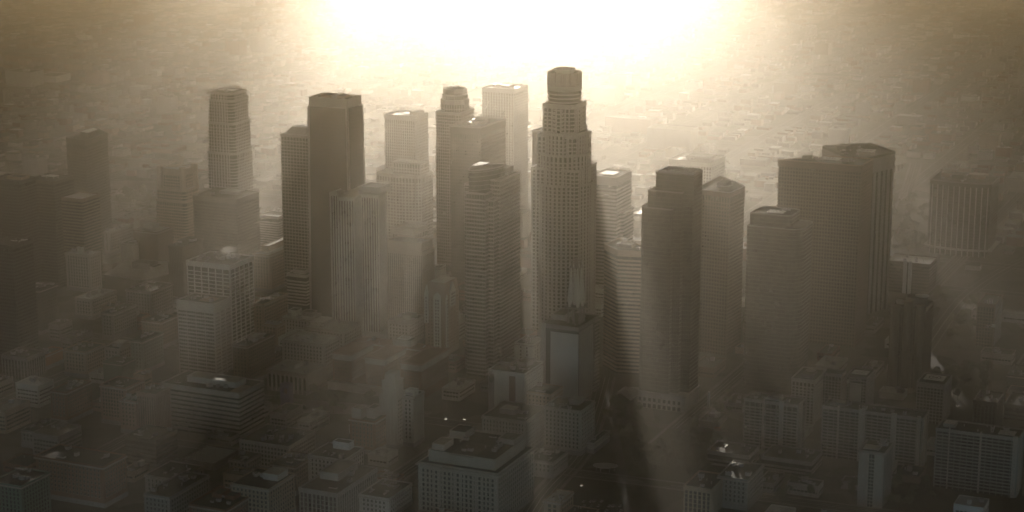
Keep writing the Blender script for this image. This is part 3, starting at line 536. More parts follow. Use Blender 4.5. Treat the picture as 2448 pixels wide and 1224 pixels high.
# ---- dark left edge
S = rect_site(63, 128, 143, 436, 690, 40); B = Bld('office_tower', 'dark tower at the left edge with a small lit roof patch', 'office tower', S, phrase='the dark lit-roof tower')
B.vol(B.box(0, 1, 0, 1), 0, B.h, fh=3.8, sp=1.4, bay=2.6, pw=.5, tp=.3, ts=.15, top=3); B.done('bronze', 'glass', 'roofd'); B.pad(.55, .55, 13, 11, up=3); B.hvac(4, 31)
S = rect_site(-25, 45, 62, 436, 700, 34); B = Bld('office_tower', 'dark tower cut by the left edge beside the lit-roof tower', 'office tower', S)
B.vol(B.box(0, 1, 0, 1), 0, B.h, fh=3.8, sp=1.8, bay=3, pw=.7, top=3); B.done('dark', 'glass', 'roofd'); B.pent(.4, .9, .3, .8, 3, 'tan')
S = rect_site(146, 196, 216, 478, 690, 36); B = Bld('office_tower', 'dim banded tower with a pale flat roof before the plain dark cut-top tower', 'office tower', S, phrase='the dim banded tower')
B.vol(B.box(0, 1, 0, 1), 0, B.h, fh=3.9, sp=1.8, bay=99, pw=0, ts=.5, top=3); B.done('brown', 'glass', 'roofw')
S = rect_site(-30, 30, 51, 590, 880, 34); B = Bld('office_tower', 'near black tower cut by the left edge above the dark old blocks', 'office tower', S, phrase='the near black edge tower')
B.vol(B.box(0, 1, 0, 1), 0, B.h, fh=3.8, sp=1.6, bay=3, pw=.6, top=3); B.done('dark', 'glass', 'roofd'); B.hvac(5, 33)
# ---- gabled residential tower with the white mansard pad
S = rect_site(1016, 1064, 1090, 712, 852, 34); B = Bld('residential_tower', 'residential tower with white gabled bays, tan mansard and flat white roof', 'apartment tower', S, phrase='the white gabled tower')
h = S[1]; B.wall(B.box(0, 1, 0, 1), 0, h); B.done('tan', fname='wall'); W, D = B.w, B.d
m = MB(); m.frustum(B.box(0, 1, 0, 1), h + .1, B.box(.1, .95, .08, .92), h + 15); B.part('mansard', m, 'tan'); m = MB(); m.prism(B.box(.22, .9, .15, .85), h + 15, h + 15.8); B.part('helipad', m, 'pad')
def gable(face, c, w, z0, z1, z2):
    m = MB(); d0, d1 = -.4, 1.3; pts = [(-w / 2, z0), (w / 2, z0), (w / 2, z1), (0, z2), (-w / 2, z1)]; k = 0
    for dd in (d1, -5):
        for x, z in pts: m.v.append((c + x, -D / 2 - dd, z) if face == 0 else (W / 2 + dd, c + x, z))
    m.f = [(0, 1, 2, 3, 4), (9, 8, 7, 6, 5)] + [(i, i + 5, (i + 1) % 5 + 5, (i + 1) % 5) for i in range(5)]; m.m = [0] * 7
    o = B.part('gabled_bay', m, 'white')
    n = max(1, int(w / 3.2))
    for fl in range(int((z1 - z0) / 3.7)):
        for j in range(n):
            q = MB(); t = c + (j - (n - 1) / 2) * 2.8; z = z0 + 1 + fl * 3.7
            if face == 0: q.box(t - .7, t + .7, -D / 2 - d1 - .12, -D / 2 - d1 + .2, z, z + 2.2)
            else: q.box(W / 2 + d1 - .2, W / 2 + d1 + .12, t - .7, t + .7, z, z + 2.2)
            q.build('window', M['glass'], o)
gable(0, .12 * W, 8.5, 0, h + 1, h + 5); gable(0, -.42 * W, 4.5, h - 30, h + 2, h + 12); gable(1, .0, 13, h - 12, h + 4, h + 14); gable(1, -.42 * D, 3.6, 0, h, h + 3)
B.windows(B.poly, 4, h - 2, 3.8, 3.8, 1.3, 1.8, 60, frame='tan')
# ---------------------------------------------------------------- older blocks in the foreground
def block(name, label, cat, px, m='stone', d=None, fh=3.9, bay=3.8, ww=1.6, wh=2.2, cap=60, cornice=.7, roof='roofd', units=6, pents=(), style='wall', phrase=None, pad=None, seed=1, faces=None):
    B = Bld(name, label, cat, rect_site(*px, d), phrase=phrase); P = B.box(0, 1, 0, 1); h = B.h
    if style == 'wall':
        B.wall(P, 0, h, cornice=cornice); B.done(m, roof=roof, fname='wall')
        if cap: B.windows(P, 4, h - .8, fh, bay, ww, wh, cap, frame=m if m != 'brick' else 'stone', faces=faces)
        o = MB(); o.prism(offset(P, .35), 0, 4.2); B.part('base_storey', o, 'grey')
    elif style == 'grid': B.vol(P, 0, h, fh=fh, sp=1.6, bay=bay, pw=1.1, tp=.45, ts=.3, top=2.5); B.done(m, roof=roof)
    elif style == 'bands': B.vol(P, 0, h, fh=fh, sp=2.0, bay=99, pw=0, ts=.45, top=2.5); B.done(m, roof=roof)
    elif style == 'ribs': B.vol(P, 0, h, fh=fh, sp=.6, bay=bay, pw=1.3, tp=.6, ts=.1, top=3); B.done(m, roof=roof)
    for p in pents: B.pent(*p[:5], *(p[5:] if len(p) > 5 else (m,)))
    if units: B.hvac(units, seed)
    if pad: B.pad(*pad)
    return B
OB = 'old_office_building'
block(OB, 'low pale block with a bright flat roof left of the long dark roofs', 'office building', (178, 220, 278, 718, 765), 'stone', roof='roofw', seed=41, pents=((.3, .5, .4, .6, 3),))
block(OB, 'dim flat block with lit roof edges before the wide flat-roofed hall', 'office building', (242, 270, 326, 752, 815), 'grey', seed=42)
block(OB, 'yellowish brick block with tall windows at the dim left', 'office building', (152, 205, 226, 844, 905), 'tan', 34, seed=43, units=9)
block(OB, 'narrow beige block with a bright penthouse roof, left of the green stucco block', 'office building', (248, 284, 318, 836, 890), 'stone', seed=44, pents=((.3, .9, .3, .8, 4, 'stone', 'roofw'),))
block(OB, 'dull green stucco block with small windows', 'office building', (312, 340, 390, 818, 895), 'green', seed=45)
block(OB, 'olive windowless loft block below the beige penthouse block', 'office building', (246, 290, 322, 872, 935), 'green', cap=0, seed=46, units=3)
block(OB, 'dim rose old block with a dense window grid, left of the striped office block', 'office building', (239, 300, 330, 930, 1020), 'blush', 30, fh=3.6, bay=3.2, cap=100, seed=47)
block(OB, 'lower rose wing standing before the dense gridded rose block', 'office building', (286, 325, 350, 962, 1040), 'blush', 26, cap=60, seed=48)
block(OB, 'vertical ribbed dark block touching the long striped office block', 'office building', (328, 372, 392, 945, 1045), 'blush', 30, style='ribs', bay=2.6, seed=49)
block(OB, 'tall brown hotel block with a long side right of the pale blank-topped tower', 'hotel', (556, 591, 656, 830, 925), 'brown', roof='roofd', units=9, seed=50, cap=90, pents=((.3, .8, .4, .7, 4, 'stone', 'roofw'),))
block(OB, 'tan slab block with a long flat roof behind the steaming tower', 'office building', (606, 630, 687, 729, 815), 'tan', seed=51, cap=40)
block(OB, 'cornice-topped beaux arts block with six window rows and pale roof', 'office building', (674, 774, 800, 826, 908), 'stone', 36, cap=100, cornice=1.4, roof='roofw', seed=52, pents=((.2, .55, .3, .7, 4, 'pale', 'roofw'),), phrase='the cornice-topped block')
B = block('club_building', 'low columned hall with nine tall pilaster bays beside the square', 'club building', (638, 734, 752, 897, 945), 'stone', 40, cap=0, cornice=1.0, roof='roofw', seed=53, pents=((.15, .55, .3, .7, 3.5, 'pale', 'roofw'),))
for k in range(9):
    m = MB(); x = (-.5 + .07 + k * .108) * B.w; m.box(x - 1.2, x + 1.2, -.5 * B.d - .12, -.5 * B.d + .3, 3, B.h - 4); B.part('window', m, 'glass')
    m = MB(); m.prism(circle(x + .054 * B.w, -.5 * B.d - .6, .75, 8), 0, B.h - 2.5); B.part('pilaster', m, 'pale')
block(OB, 'twin-roofed pale block behind the cornice-topped block', 'office building', (727, 822, 850, 795, 862), 'stone', 40, cap=90, roof='roofw', seed=54, pents=((.02, .35, .3, .9, 3.5, 'pale', 'roofw'),))
block(OB, 'pale block with stacked roof penthouses left of the white ribbed tower', 'office building', (674, 736, 768, 766, 815), 'pale', cap=80, roof='roofw', seed=55, pents=((.1, .4, .3, .7, 6, 'white'), (.5, .9, .5, .9, 4, 'pale')))
block(OB, 'small square pale block below the tan slab block', 'office building', (626, 662, 682, 780, 835), 'tan', cap=40, roof='roofw', seed=56)
block(OB, 'ornate low block with arcaded front between the white ribbed and gabled towers', 'office building', (927, 978, 1014, 774, 835), 'stone', cap=70, cornice=1.2, seed=57, pents=((.4, .8, .4, .8, 4, 'green'),))
block(OB, 'small blank white block right of the tan ribbed block', 'office building', (1034, 1052, 1066, 642, 720), 'white', cap=0, units=2, seed=58)
block(OB, 'hazy low terrace block with a balconied roof beneath the dark tapering tower', 'office building', (686, 731, 750, 660, 735), 'pale', style='bands', seed=59, pents=((.2, .8, .3, .8, 4, 'pale'),))
block(OB, 'hazy block with an open rooftop well under the gridded tower', 'office building', (604, 645, 746, 612, 700), 'tan', cap=40, roof='roofw', seed=60, pents=((.1, .5, .2, .8, 7, 'tan', 'roofw'), (.6, .9, .6, .9, 4)), phrase='the open-well block')
block(OB, 'hazy striped parking block between the box tower and the gridded tower', 'parking block', (618, 665, 690, 520, 600), 'pale', style='bands', fh=3.2, roof='roofw', units=0, seed=61)
block(OB, 'old stone block with deep light wells and bay windows, beside the wide flat hall', 'office building', (156, 214, 240, 612, 700), 'stone', cap=100, seed=62, roof='roofw', pents=((.3, .5, .4, .7, 6, 'white', 'roofw'),))
block(OB, 'hazy blank-walled block in the row above the wide flat hall', 'office building', (318, 375, 412, 557, 640), 'brown', cap=0, roof='roofw', units=2, seed=63, pents=((.1, .5, .5, .9, 4, 'pale', 'roofw'),))
block(OB, 'low hazy block with a pale roof left of the blank-walled block', 'office building', (248, 262, 318, 556, 612), 'stone', cap=20, roof='roofw', seed=64)
block(OB, 'low pale annex at the foot of the blank-walled block', 'office building', (288, 318, 330, 585, 640), 'pale', 24, cap=0, seed=65, units=3)
block(OB, 'dark ribbed block squeezed between the wide hall and the steaming tower', 'office building', (404, 436, 450, 592, 715), 'bronze', 44, style='ribs', bay=2.4, seed=66)
block(OB, 'black loft block at the far left with a dull roof box', 'office building', (52, 95, 137, 696, 800), 'dark', cap=30, seed=67, pents=((.2, .7, .4, .7, 3, 'grey', 'roofw'),))
S = poly_site([(248, 657), (340, 671), (404, 655), (402, 625), (300, 622)], 1, 715); B = Bld('market_hall', 'wide flat-roofed windowless hall with one long grey penthouse', 'hall', S, phrase='the wide flat-roofed hall')
B.wall(B.poly, 0, B.h, para=.5); B.done('bronze', roof='roofw', para='grey', fname='wall'); B.pent(.35, .65, .5, .68, 7, 'grey'); B.pent(.68, .76, .45, .65, 5, 'pale'); B.hvac(3, 68, fx=(.6, .8), fy=(.3, .5))
block(OB, 'long low loft row with glinting skylights behind the pale blank-topped tower', 'office building', (300, 360, 440, 700, 770), 'grey', 45, cap=50, units=16, seed=69)
block(OB, 'plain brick loft beside the long low loft row', 'office building', (338, 385, 424, 772, 835), 'brown', cap=50, seed=70)
block(OB, 'orange stucco shed at the dim left edge', 'building', (66, 92, 150, 858, 892), 'orange', cap=0, seed=71, units=4)
block(OB, 'ribbed grey block at the left edge beside the orange shed', 'office building', (4, 64, 84, 858, 910), 'grey', 30, style='ribs', seed=72)
block(OB, 'dark brick block with a speckled roof at the lower left', 'office building', (120, 158, 218, 940, 1015), 'brick', cap=30, seed=73, units=12)
block(OB, 'dark windowed block cut by the bottom left corner with pale roof pads', 'office building', (-20, 50, 118, 1165, 1275), 'green', cap=60, seed=74, units=9, fh=3.6)
block(OB, 'long dark row house front left of the small windowed block', 'office building', (84, 246, 282, 1118, 1215), 'brick', 34, cap=80, seed=75, cornice=1.1)
block(OB, 'low shuttered block with a broken roof at the left', 'office building', (50, 90, 150, 1036, 1075), 'grey', cap=16, seed=76, units=5)
block(OB, 'dark blank office block below the rose wing', 'office building', (300, 372, 402, 1055, 1130), 'dark', 34, style='bands', seed=77, roof='roofd')
block(OB, 'stone block with a U-shaped roof and arched windows near the lower left', 'office building', (346, 428, 488, 1150, 1205), 'stone', cap=70, seed=78, ww=1.3, wh=2.6)
block(OB, 'roofscape block with a slanted parapet at the bottom edge', 'office building', (344, 405, 500, 1192, 1262), 'grey', cap=40, seed=79, units=9)
block(OB, 'bottom edge loft with two lit roof frames', 'office building', (452, 540, 612, 1222, 1290), 'brick', cap=20, seed=80, pents=((.2, .45, .5, .8, 3), (.55, .8, .5, .85, 3)))
block(OB, 'broad low office with two rows of square windows and cluttered roof', 'office building', (572, 690, 755, 1070, 1135), 'stone', cap=100, seed=81, units=18, bay=3.4, ww=1.9)
block(OB, 'small block whose left parapet catches a red glint', 'office building', (547, 588, 632, 1105, 1145), 'grey', cap=20, seed=82)
block(OB, 'white-sided block with narrow windows and a pale rooftop hut', 'office building', (736, 822, 870, 1102, 1190), 'pale', cap=80, seed=83, pents=((.3, .75, .7, .95, 6, 'white'),))
block(OB, 'dark block with an L-shaped walled roof before the white-sided block', 'office building', (646, 706, 754, 1118, 1185), 'brown', cap=50, seed=84)
block(OB, 'pinkish-roofed loft with a bluish roof hut at the bottom', 'office building', (552, 642, 704, 1172, 1265), 'tan', cap=60, seed=85, pents=((.5, .9, .5, .9, 5, 'pale', 'roofw'),))
block(OB, 'two-tier ribbed block at the bottom edge', 'office building', (716, 806, 900, 1182, 1265), 'grey', style='ribs', seed=86, pents=((.1, .6, .4, .9, 6, 'grey'),))
block(OB, 'low white corner shop block with a cluttered roof at the bottom centre', 'shop', (858, 930, 985, 1195, 1245), 'pale', cap=30, seed=87, units=9)
block(OB, 'low dark roof block beside the street at the lower centre', 'shop', (890, 945, 965, 1150, 1178), 'brick', cap=12, seed=88, units=6)
block(OB, 'small yellowish corner block with three big windows at the bottom', 'shop', (1300, 1340, 1371, 1203, 1250), 'tan', cap=20, seed=89, ww=2.6, wh=2.8, roof='roofw', bay=4.6)
# the three-winged brick hotel
B = Bld('hotel', 'three-winged brick hotel with pale cornices facing the square', 'hotel', rect_site(795, 1010, 1078, 872, 955, 66), phrase='the three-winged hotel')
h = B.h
def wing(x0, x1, y0, y1, hh):
    P = B.box(x0, x1, y0, y1); B.wall(P, 0, hh, cornice=1.3); return P
w1, w2, w3 = wing(0, .21, 0, .72, h), wing(.37, .58, 0, .72, h), wing(.78, 1, -.05, .9, h); w4 = wing(.0, .78, .73, 1, h - .3); wing(.58, .77, .5, .72, h - 9)
B.done('brick', roof='tile', para='blush', fname='wall'); B.windows(w1, 6, h - 1, 3.7, 3.0, 1.1, 1.9, 34, frame='stone'); B.windows(w2, 6, h - 1, 3.7, 3.0, 1.1, 1.9, 33, frame='stone'); B.windows(w3, 6, h - 1, 3.7, 3.0, 1.1, 1.9, 33, frame='stone')
for P in (w1, w2, w3): m = MB(); m.prism(offset(P, .3), h - 6.3, h - 2.2); B.part('frieze', m, 'stone')
m = MB(); m.prism(B.box(-.02, 1.02, -.12, 0), 0, 8); B.part('terrace', m, 'stone'); B.pent(.42, .62, .78, .98, 6, 'stone'); B.pad(.52, .88, 13, 12, h + 6, ring=True, up=1.5); B.hvac(5, 90, fx=(.1, .9), fy=(.75, .95))
# art deco group
B = block('deco_tower', 'slender art deco tower stepping up to a crowned lantern', 'office tower', (908, 948, 975, 950, 1075), 'stone', 20, cap=0, units=0, cornice=.4, phrase='the art deco tower')
h = B.h
for e, z0, z1, n in ((.78, h, h + 13, 'upper_stage'), (.56, h + 13, h + 20, 'lantern')):
    m = MB(); P = [(x * e, y * e) for x, y in B.poly]; m.prism(P, z0, z1); m.ring(offset(P, .25), .5, z1 - .4, z1 + .9)
    for k in range(5): x = (k / 4 - .5) * B.w * e; m.box(x - .5, x + .5, -.5 * B.d * e - .5, -.5 * B.d * e + .1, z0, z1 - .5)
    B.part(n, m, 'stone')
for k in range(6): m = MB(); x = (k / 5 - .5) * B.w; m.box(x - .55, x + .55, -.5 * B.d - .6, -.5 * B.d + .1, 4.4, h + 1.5); B.part('rib', m, 'stone')
B.windows(B.poly, 5, h - 2, 3.8, 3.3, 1.3, 2, 70)
block(OB, 'brick block with an ornate stepped stone attic left of the art deco tower', 'office building', (836, 896, 934, 1010, 1088), 'brick', 30, cap=70, seed=91, pents=((.02, .4, .1, .5, 9, 'stone'), (.5, .8, .3, .8, 9, 'stone')), cornice=1.0)
block(OB, 'tall slab with a blank white side right of the art deco tower', 'office building', (962, 988, 1006, 952, 1070), 'pale', 22, cap=40, seed=92, faces=(0,), pents=((.1, .9, .2, .6, 5, 'white', 'roofw'),))
# blocks around the exchange
B = block(OB, 'white-walled block with a round wall painting and a dark vertical stair slot', 'office building', (1168, 1254, 1292, 896, 1000), 'white', 46, cap=0, units=10, seed=93, pents=((.1, .4, .4, .7, 4, 'grey'), (.55, .8, .5, .9, 4, 'grey')), phrase='the white wall-painting block')
m = MB(); x = .16 * B.w; m.box(x - 3.4, x + 3.4, -.5 * B.d - .15, -.5 * B.d + .3, 4.3, B.h - 3); B.part('stair_slot', m, 'brown'); m = MB(); m.box(-.49 * B.w, -.34 * B.w, -.5 * B.d - .12, -.5 * B.d + .3, 4.3, B.h - 2); wp = B.part('wall_painting', m, 'grey')
m = MB(); m.v = [(-.415 * B.w + 2.8 * math.cos(2 * math.pi * k / 20), -.5 * B.d - y, B.h - 8 + 4.2 * math.sin(2 * math.pi * k / 20)) for y in (.18, -.1) for k in range(20)]; m.f = [tuple(range(20))[::-1], tuple(range(20, 40))] + [(k, (k + 1) % 20, 20 + (k + 1) % 20, 20 + k) for k in range(20)][::1]; m.m = [0] * 22; m.build('painted_disc', M['dark'], wp)
B.windows(B.poly, 5, B.h - 2, 3.8, 4.4, .9, 1.4, 40, faces=(1,), frame='white'); m = MB(); m.box(-.38 * B.w, .5 * B.w, -.5 * B.d - 1.2, -.5 * B.d + .2, B.h - 2.4, B.h - .4); B.part('cornice', m, 'white')
block(OB, 'low white block with few windows between the boat-topped tower and the exchange', 'office building', (1230, 1275, 1296, 826, 895), 'white', 30, cap=12, bay=7, seed=94, units=8)
block(OB, 'pale block with a sunlit right wall of narrow windows below the wall-painting block', 'office building', (1152, 1256, 1304, 1010, 1095), 'stone', 50, cap=90, seed=95, bay=3.2, ww=1.0, pents=((.25, .6, .3, .6, 4, 'grey', 'roofw'),))
block(OB, 'pale stone block with quoined corner and ornate top floor below the exchange', 'office building', (1300, 1389, 1402, 985, 1090), 'stone', 34, cap=90, cornice=.9, seed=96, pents=((.5, .75, .5, .9, 4, 'pale', 'roofw'),))
block(OB, 'plain tan block with a white-edged flat roof behind the quoined block', 'office building', (1250, 1318, 1345, 945, 1005), 'tan', 30, cap=10, seed=97, units=2)
block(OB, 'low grey warehouse at the foot of the quoined block', 'warehouse', (1262, 1322, 1340, 1108, 1145), 'grey', 34, cap=8, seed=98, units=8)
block(OB, 'low street-side arcade building climbing the hill right of the quoined block', 'shop', (1404, 1420, 1452, 1062, 1085), 'pale', 40, cap=14, seed=99, units=2)
# the big terminal building
B = Bld('terminal_building', 'massive square stone office block with deep cornice and a recessed roof storey', 'office building', rect_site(1000, 1190, 1275, 1135, 1262, 76), phrase='the massive stone terminal block')
h = B.h; P = B.box(0, 1, 0, 1); B.wall(P, 0, h, cornice=2.2); B.done('stone', roof='roofd', fname='wall'); B.windows(P, 4, h - 3, 4.2, 4.0, 1.9, 2.6, 100)
for a, b_ in (((.08, .92), (.10, .92)),):
    Q = B.box(*a, *b_); m = MB(); m.prism(Q, h, h + 9); m.ring(offset(Q, .3), .6, h + 8.6, h + 10); B.part('roof_storey', m, 'stone'); m = MB(); m.prism(offset(Q, -1), h + 9.02, h + 9.2); B.part('upper_roof', m, 'roofd')
m = MB(); m.box(-.15 * B.w, .15 * B.w, -.5 * B.d * .84, .05 * B.d, h + 9.2, h + 9.3); B.part('roof_deck', m, 'roof'); B.pent(.1, .3, .6, .85, 6, 'stone', z=h + 9); B.pent(.1, .25, .15, .4, 5, 'stone', z=h + 9); B.pent(.7, .9, .65, .9, 4, 'stone', z=h + 9); B.hvac(14, 100, h + 9, (.2, .85), (.2, .85))
for k in range(12): m = MB(); x = (k / 11 - .5) * B.w * .98; m.box(x - .7, x + .7, -.5 * B.d - .5, -.5 * B.d + .1, 4.5, h - 2.5); B.part('pilaster', m, 'stone')
# apartments and towers on the dark right
def apartments(label, px, d, strips, seed, pad=None, m='grey'):
    B = Bld('apartment_block', label, 'apartment block', rect_site(*px, d)); h = B.h
    B.vol(B.box(0, 1, 0, 1), 0, h, fh=3.1, sp=1.1, bay=5.2, pw=.4, tp=.9, ts=.9, top=1.8); B.done(m, 'glass', 'roofd', fname='balcony_frame')
    for x, w in strips: k = MB(); k.box((x - .5) * B.w - w / 2, (x - .5) * B.w + w / 2, -.5 * B.d - 1.6, -.5 * B.d + .2, 0, h + 2.6); B.part('stair_tower', k, 'stone')
    k = MB(); k.box(.5 * B.w - .1, .5 * B.w + 1.2, -.45 * B.d, .1 * B.d, 0, h + .5); B.part('side_wall', k, 'stone')
    B.hvac(8, seed); B.pent(.05, .2, .3, .8, 2.5, 'grey', 'roofw')
    if pad: B.pad(*pad[:4], ring=pad[4])
    return B
apartments('dim slab of flats with one pale stair strip and ringed helipad', (1781, 1907, 1931, 970, 1085), 22, ((.36, 2), (.70, 4)), 101, (.5, .5, 15, 12, True)); LAND.append(('the helipad slab of flats', 1850, 955))
apartments('long dim slab of flats with three stair strips right of the helipad slab', (1968, 2205, 2227, 1002, 1122), 22, ((.16, 1.5), (.40, 6), (.72, 5), (.97, 3)), 102)
apartments('longest dim slab of flats cut by the right edge with a tan roof deck', (2240, 2434, 2452, 1050, 1190), 26, ((.16, 1), (.55, 1.5), (.97, 4)), 103, (.84, .4, 14, 11, False))
B = Bld('apartment_block', 'L-shaped dim flats with a gabled roof bay above the helipad slab', 'apartment block', rect_site(1893, 1948, 1968, 912, 1015, 40)); B.vol(B.box(0, 1, 0, 1), 0, B.h, fh=3.1, sp=1.3, bay=3.6, pw=1.4, tp=.4, ts=.3, top=2.5); B.done('pale', 'glass', 'roofd'); B.pent(.3, .8, .2, .6, 2.5, 'grey'); m = MB(); m.prism(circle(0, 6, 5, 12), B.h, B.h + 3); B.part('water_tank', m, 'pale')
B = Bld('apartment_block', 'dim narrow tower of flats with an open top storey and bluish helipad', 'apartment block', rect_site(2024, 2072, 2090, 905, 1015, 30)); B.vol(B.box(0, 1, 0, 1), 0, B.h, fh=3.1, sp=1.1, bay=3.0, pw=.7, tp=.6, ts=.5, top=0); m = MB(); m.box(-.3 * B.w, .25 * B.w, -.5 * B.d - 1, -.5 * B.d + .2, 0, B.h - 6); B.done('grey', 'glass', 'roofd'); B.part('blank_wall', m, 'pale'); B.pad(.5, .5, 15, 13, ring=True, up=1)
B = Bld('apartment_block', 'recessed connecting range of flats between the gabled bay and the open-topped tower', 'apartment block', rect_site(1966, 2012, 2026, 898, 1000, 16)); B.vol(B.box(0, 1, 0, 1), 0, B.h, fh=3.1, sp=1.1, bay=3.2, pw=.9, top=2); B.done('grey', 'glass', 'roofd')
B = Bld('apartment_block', 'gridded dim tower of flats with a bright ringed helipad at the right', 'apartment block', rect_site(2193, 2257, 2286, 922, 1015, 34), phrase='the bright helipad flats'); B.vol(B.box(0, 1, 0, 1), 0, B.h, fh=3.3, sp=1.0, bay=3.4, pw=.8, tp=.5, ts=.35, top=4); B.done('grey', 'glass', 'roofd'); B.pad(.5, .55, 19, 17, ring=True, up=1.4)
B = Bld('residential_tower', 'dark residential tower with scalloped balconies and a curved lit roof screen', 'apartment tower', rect_site(2130, 2212, 2233, 742, 930, 36), phrase='the scalloped dark tower'); h = B.h
B.vol(B.box(0, 1, 0, 1), 0, h, fh=3.2, sp=1.0, bay=4, pw=1.0, tp=.5, ts=.4, top=2); B.done('bronze', 'glass', 'roofd')
for k in range(3): m = MB(); m.prism(circle((-.36 + .36 * k) * B.w, -.48 * B.d, 4.6, 16), 0, h + (2, 8, 5)[k]); B.part('balcony_bay', m, 'bronze')
m = MB(); m.ring(circle(.12 * B.w, .05 * B.d, 11, 24), .8, h, h + 9); B.part('roof_screen', m, 'dark'); m = MB(); m.prism(circle(.26 * B.w, .1 * B.d, 7, 20), h + 9, h + 9.6); B.part('roof_canopy', m, 'pad'); m = MB(); m.prism(circle(-.34 * B.w, .0, 4.5, 16), h, h + 3); B.part('roof_drum', m, 'pale')
B = Bld('office_tower', 'dark gridded tower with a blank pale right wall behind the tower crane', 'office tower', rect_site(2337, 2378, 2410, 730, 830, 44), phrase='the tower behind the crane'); B.vol(B.box(0, 1, 0, 1), 0, B.h, fh=3.6, sp=1.2, bay=3.2, pw=.9, top=3); B.done('brown', 'glass', 'roofd'); m = MB(); m.box(.5 * B.w - .1, .5 * B.w + .7, -.46 * B.d, .5 * B.d, 0, B.h - .5); B.part('blank_wall', m, 'grey'); B.hvac(4, 104)
B = block('office_building', 'broad low office with twin pale lift shafts on its front, left of the freeway loop', 'office building', (2120, 2222, 2242, 634, 706), 'bronze', 40, style='bands', fh=4, roof='roofw', seed=105)
for x in (-.06, .06): m = MB(); m.box((x - .04) * B.w, (x + .04) * B.w, -.5 * B.d - 2, -.5 * B.d + .2, 0, B.h + 3); B.part('lift_shaft', m, 'white')
B = Bld('residential_tower', 'slim tower with two white side walls and a dark central strip at the lower right', 'apartment tower', rect_site(2055, 2114, 2138, 1085, 1215, 30)); B.vol(B.box(0, 1, 0, 1), 0, B.h, fh=3.1, sp=1.1, bay=5, pw=.5, top=2, para=.8); B.done('grey', 'glass', 'roofd')
for x0, x1 in ((0, .4), (.62, 1)): m = MB(); m.box((x0 - .5) * B.w, (x1 - .5) * B.w, -.5 * B.d - .9, -.5 * B.d + .2, 0, B.h - 1); B.part('side_wall', m, 'stone')
m = MB(); m.prism(offset(B.box(0, 1, 0, 1), 1.8), B.h - .8, B.h + .01); B.part('roof_slab', m, 'grey'); B.pad(.4, .35, 14, 12, up=1); B.hvac(5, 106, fy=(.6, .9))
block(OB, 'long low ribbon-windowed annex at the lower right centre', 'office building', (1692, 1790, 1822, 1092, 1128), 'grey', 30, style='bands', seed=107, units=5)
block(OB, 'flat-roofed dim office with a sunken roof court at the lower right centre', 'office building', (1716, 1788, 1820, 1150, 1222), 'grey', 44, cap=50, seed=108, units=8)
block(OB, 'ribbed dim block on the bottom edge left of the sunken-court office', 'office building', (1636, 1700, 1734, 1172, 1240), 'tan', 40, style='ribs', seed=109)
block(OB, 'low dim terrace with grey roofs under the helipad slab of flats', 'apartment block', (1822, 1940, 1966, 1108, 1140), 'grey', 34, style='bands', fh=3.2, seed=110)
block(OB, 'dim blocky office with a deep dark recess right of the bright helipad flats', 'office building', (2328, 2382, 2406, 965, 1035), 'dark', 34, style='ribs', seed=111)
block(OB, 'dark low block at the right edge with a string of roof lamps', 'office building', (2402, 2470, 2490, 975, 1010), 'dark', 40, style='bands', seed=112)
block(OB, 'dim terminal shed cut by the right edge with lit beams on its roof', 'building', (2408, 2475, 2495, 905, 945), 'dark', 40, cap=0, seed=113)
block('warehouse', 'far right warehouse with two long pale roof stripes at the frame edge', 'warehouse', (2406, 2480, 2500, 432, 462), 'grey', 60, cap=0, roof='roofw', seed=114, units=3)
# ---------------------------------------------------------------- ground, roads, pavements, parks
b = MB(); b.box(-4000, 4000, -600, YFAR - 6, -1, 0); b.build('ground', GROUND)['kind'] = 'structure'
ROADS = []       # centre lines in street-grid coordinates, so that buildings keep off them
def strip(pts, w, z0, z1, m, name, off=0.0):
    b = MB(); n = len(pts); L, Rr = [], []
    for i, (x, y) in enumerate(pts):
        a = Vector(pts[max(0, i - 1)]); c = Vector(pts[min(n - 1, i + 1)]); t = (c - a).normalized(); nn = Vector((-t.y, t.x))
        L.append(Vector((x, y)) + nn * (off + w / 2)); Rr.append(Vector((x, y)) + nn * (off - w / 2))
    for i in range(n - 1):
        q = [Rr[i], Rr[i + 1], L[i + 1], L[i]]
        b.prism([(v.x, v.y) for v in q], z0, z1)
    o = b.build(name, M[m]); o['kind'] = 'structure'; return o
def smooth(pts, n=6):
    out = []
    for i in range(len(pts) - 1):
        p0, p1, p2, p3 = [Vector(pts[max(0, min(len(pts) - 1, i + k))]) for k in (-1, 0, 1, 2)]
        for k in range(n):
            t = k / n; out.append(tuple(.5 * ((2 * p1) + (p2 - p0) * t + (2 * p0 - 5 * p1 + 4 * p2 - p3) * t * t + (3 * p1 - p0 - 3 * p2 + p3) * t ** 3)))
    return out + [tuple(pts[-1])]
def road(pts, w, walk=3.2, lanes=True):
    strip(pts, w, 0, .006, 'asphalt', 'road')
    if walk:
        for s in (-1, 1): strip(pts, walk, 0, .15, 'pave', 'pavement', s * (w / 2 + walk / 2))
    if lanes:
        strip(pts, .35, .006, .011, 'line', 'road_marking')
        for s in (-1, 1): strip(pts, .2, .006, .010, 'line', 'road_marking', s * w * .28)
    for i in range(len(pts) - 1):
        a, c = Vector(to_pq(*pts[i])), Vector(to_pq(*pts[i + 1])); k = max(1, int((c - a).length / 8))
        for j in range(k + 1): q = a + (c - a) * j / k; ROADS.append((q.x, q.y, w / 2 + walk))
PX = lambda l: [at(x, y) for x, y in l]
PQ = lambda l: [from_pq(*v) for v in l]
road(smooth(PX([(1215, 1330), (1295, 1190), (1385, 1085), (1425, 980), (1447, 900)])), 17)
road(PQ([(-330, -168), (150, -160)]), 15); road(PQ([(30, -420), (30, -176)]), 15); road(PQ([(-250, -420), (-255, -170)]), 14)
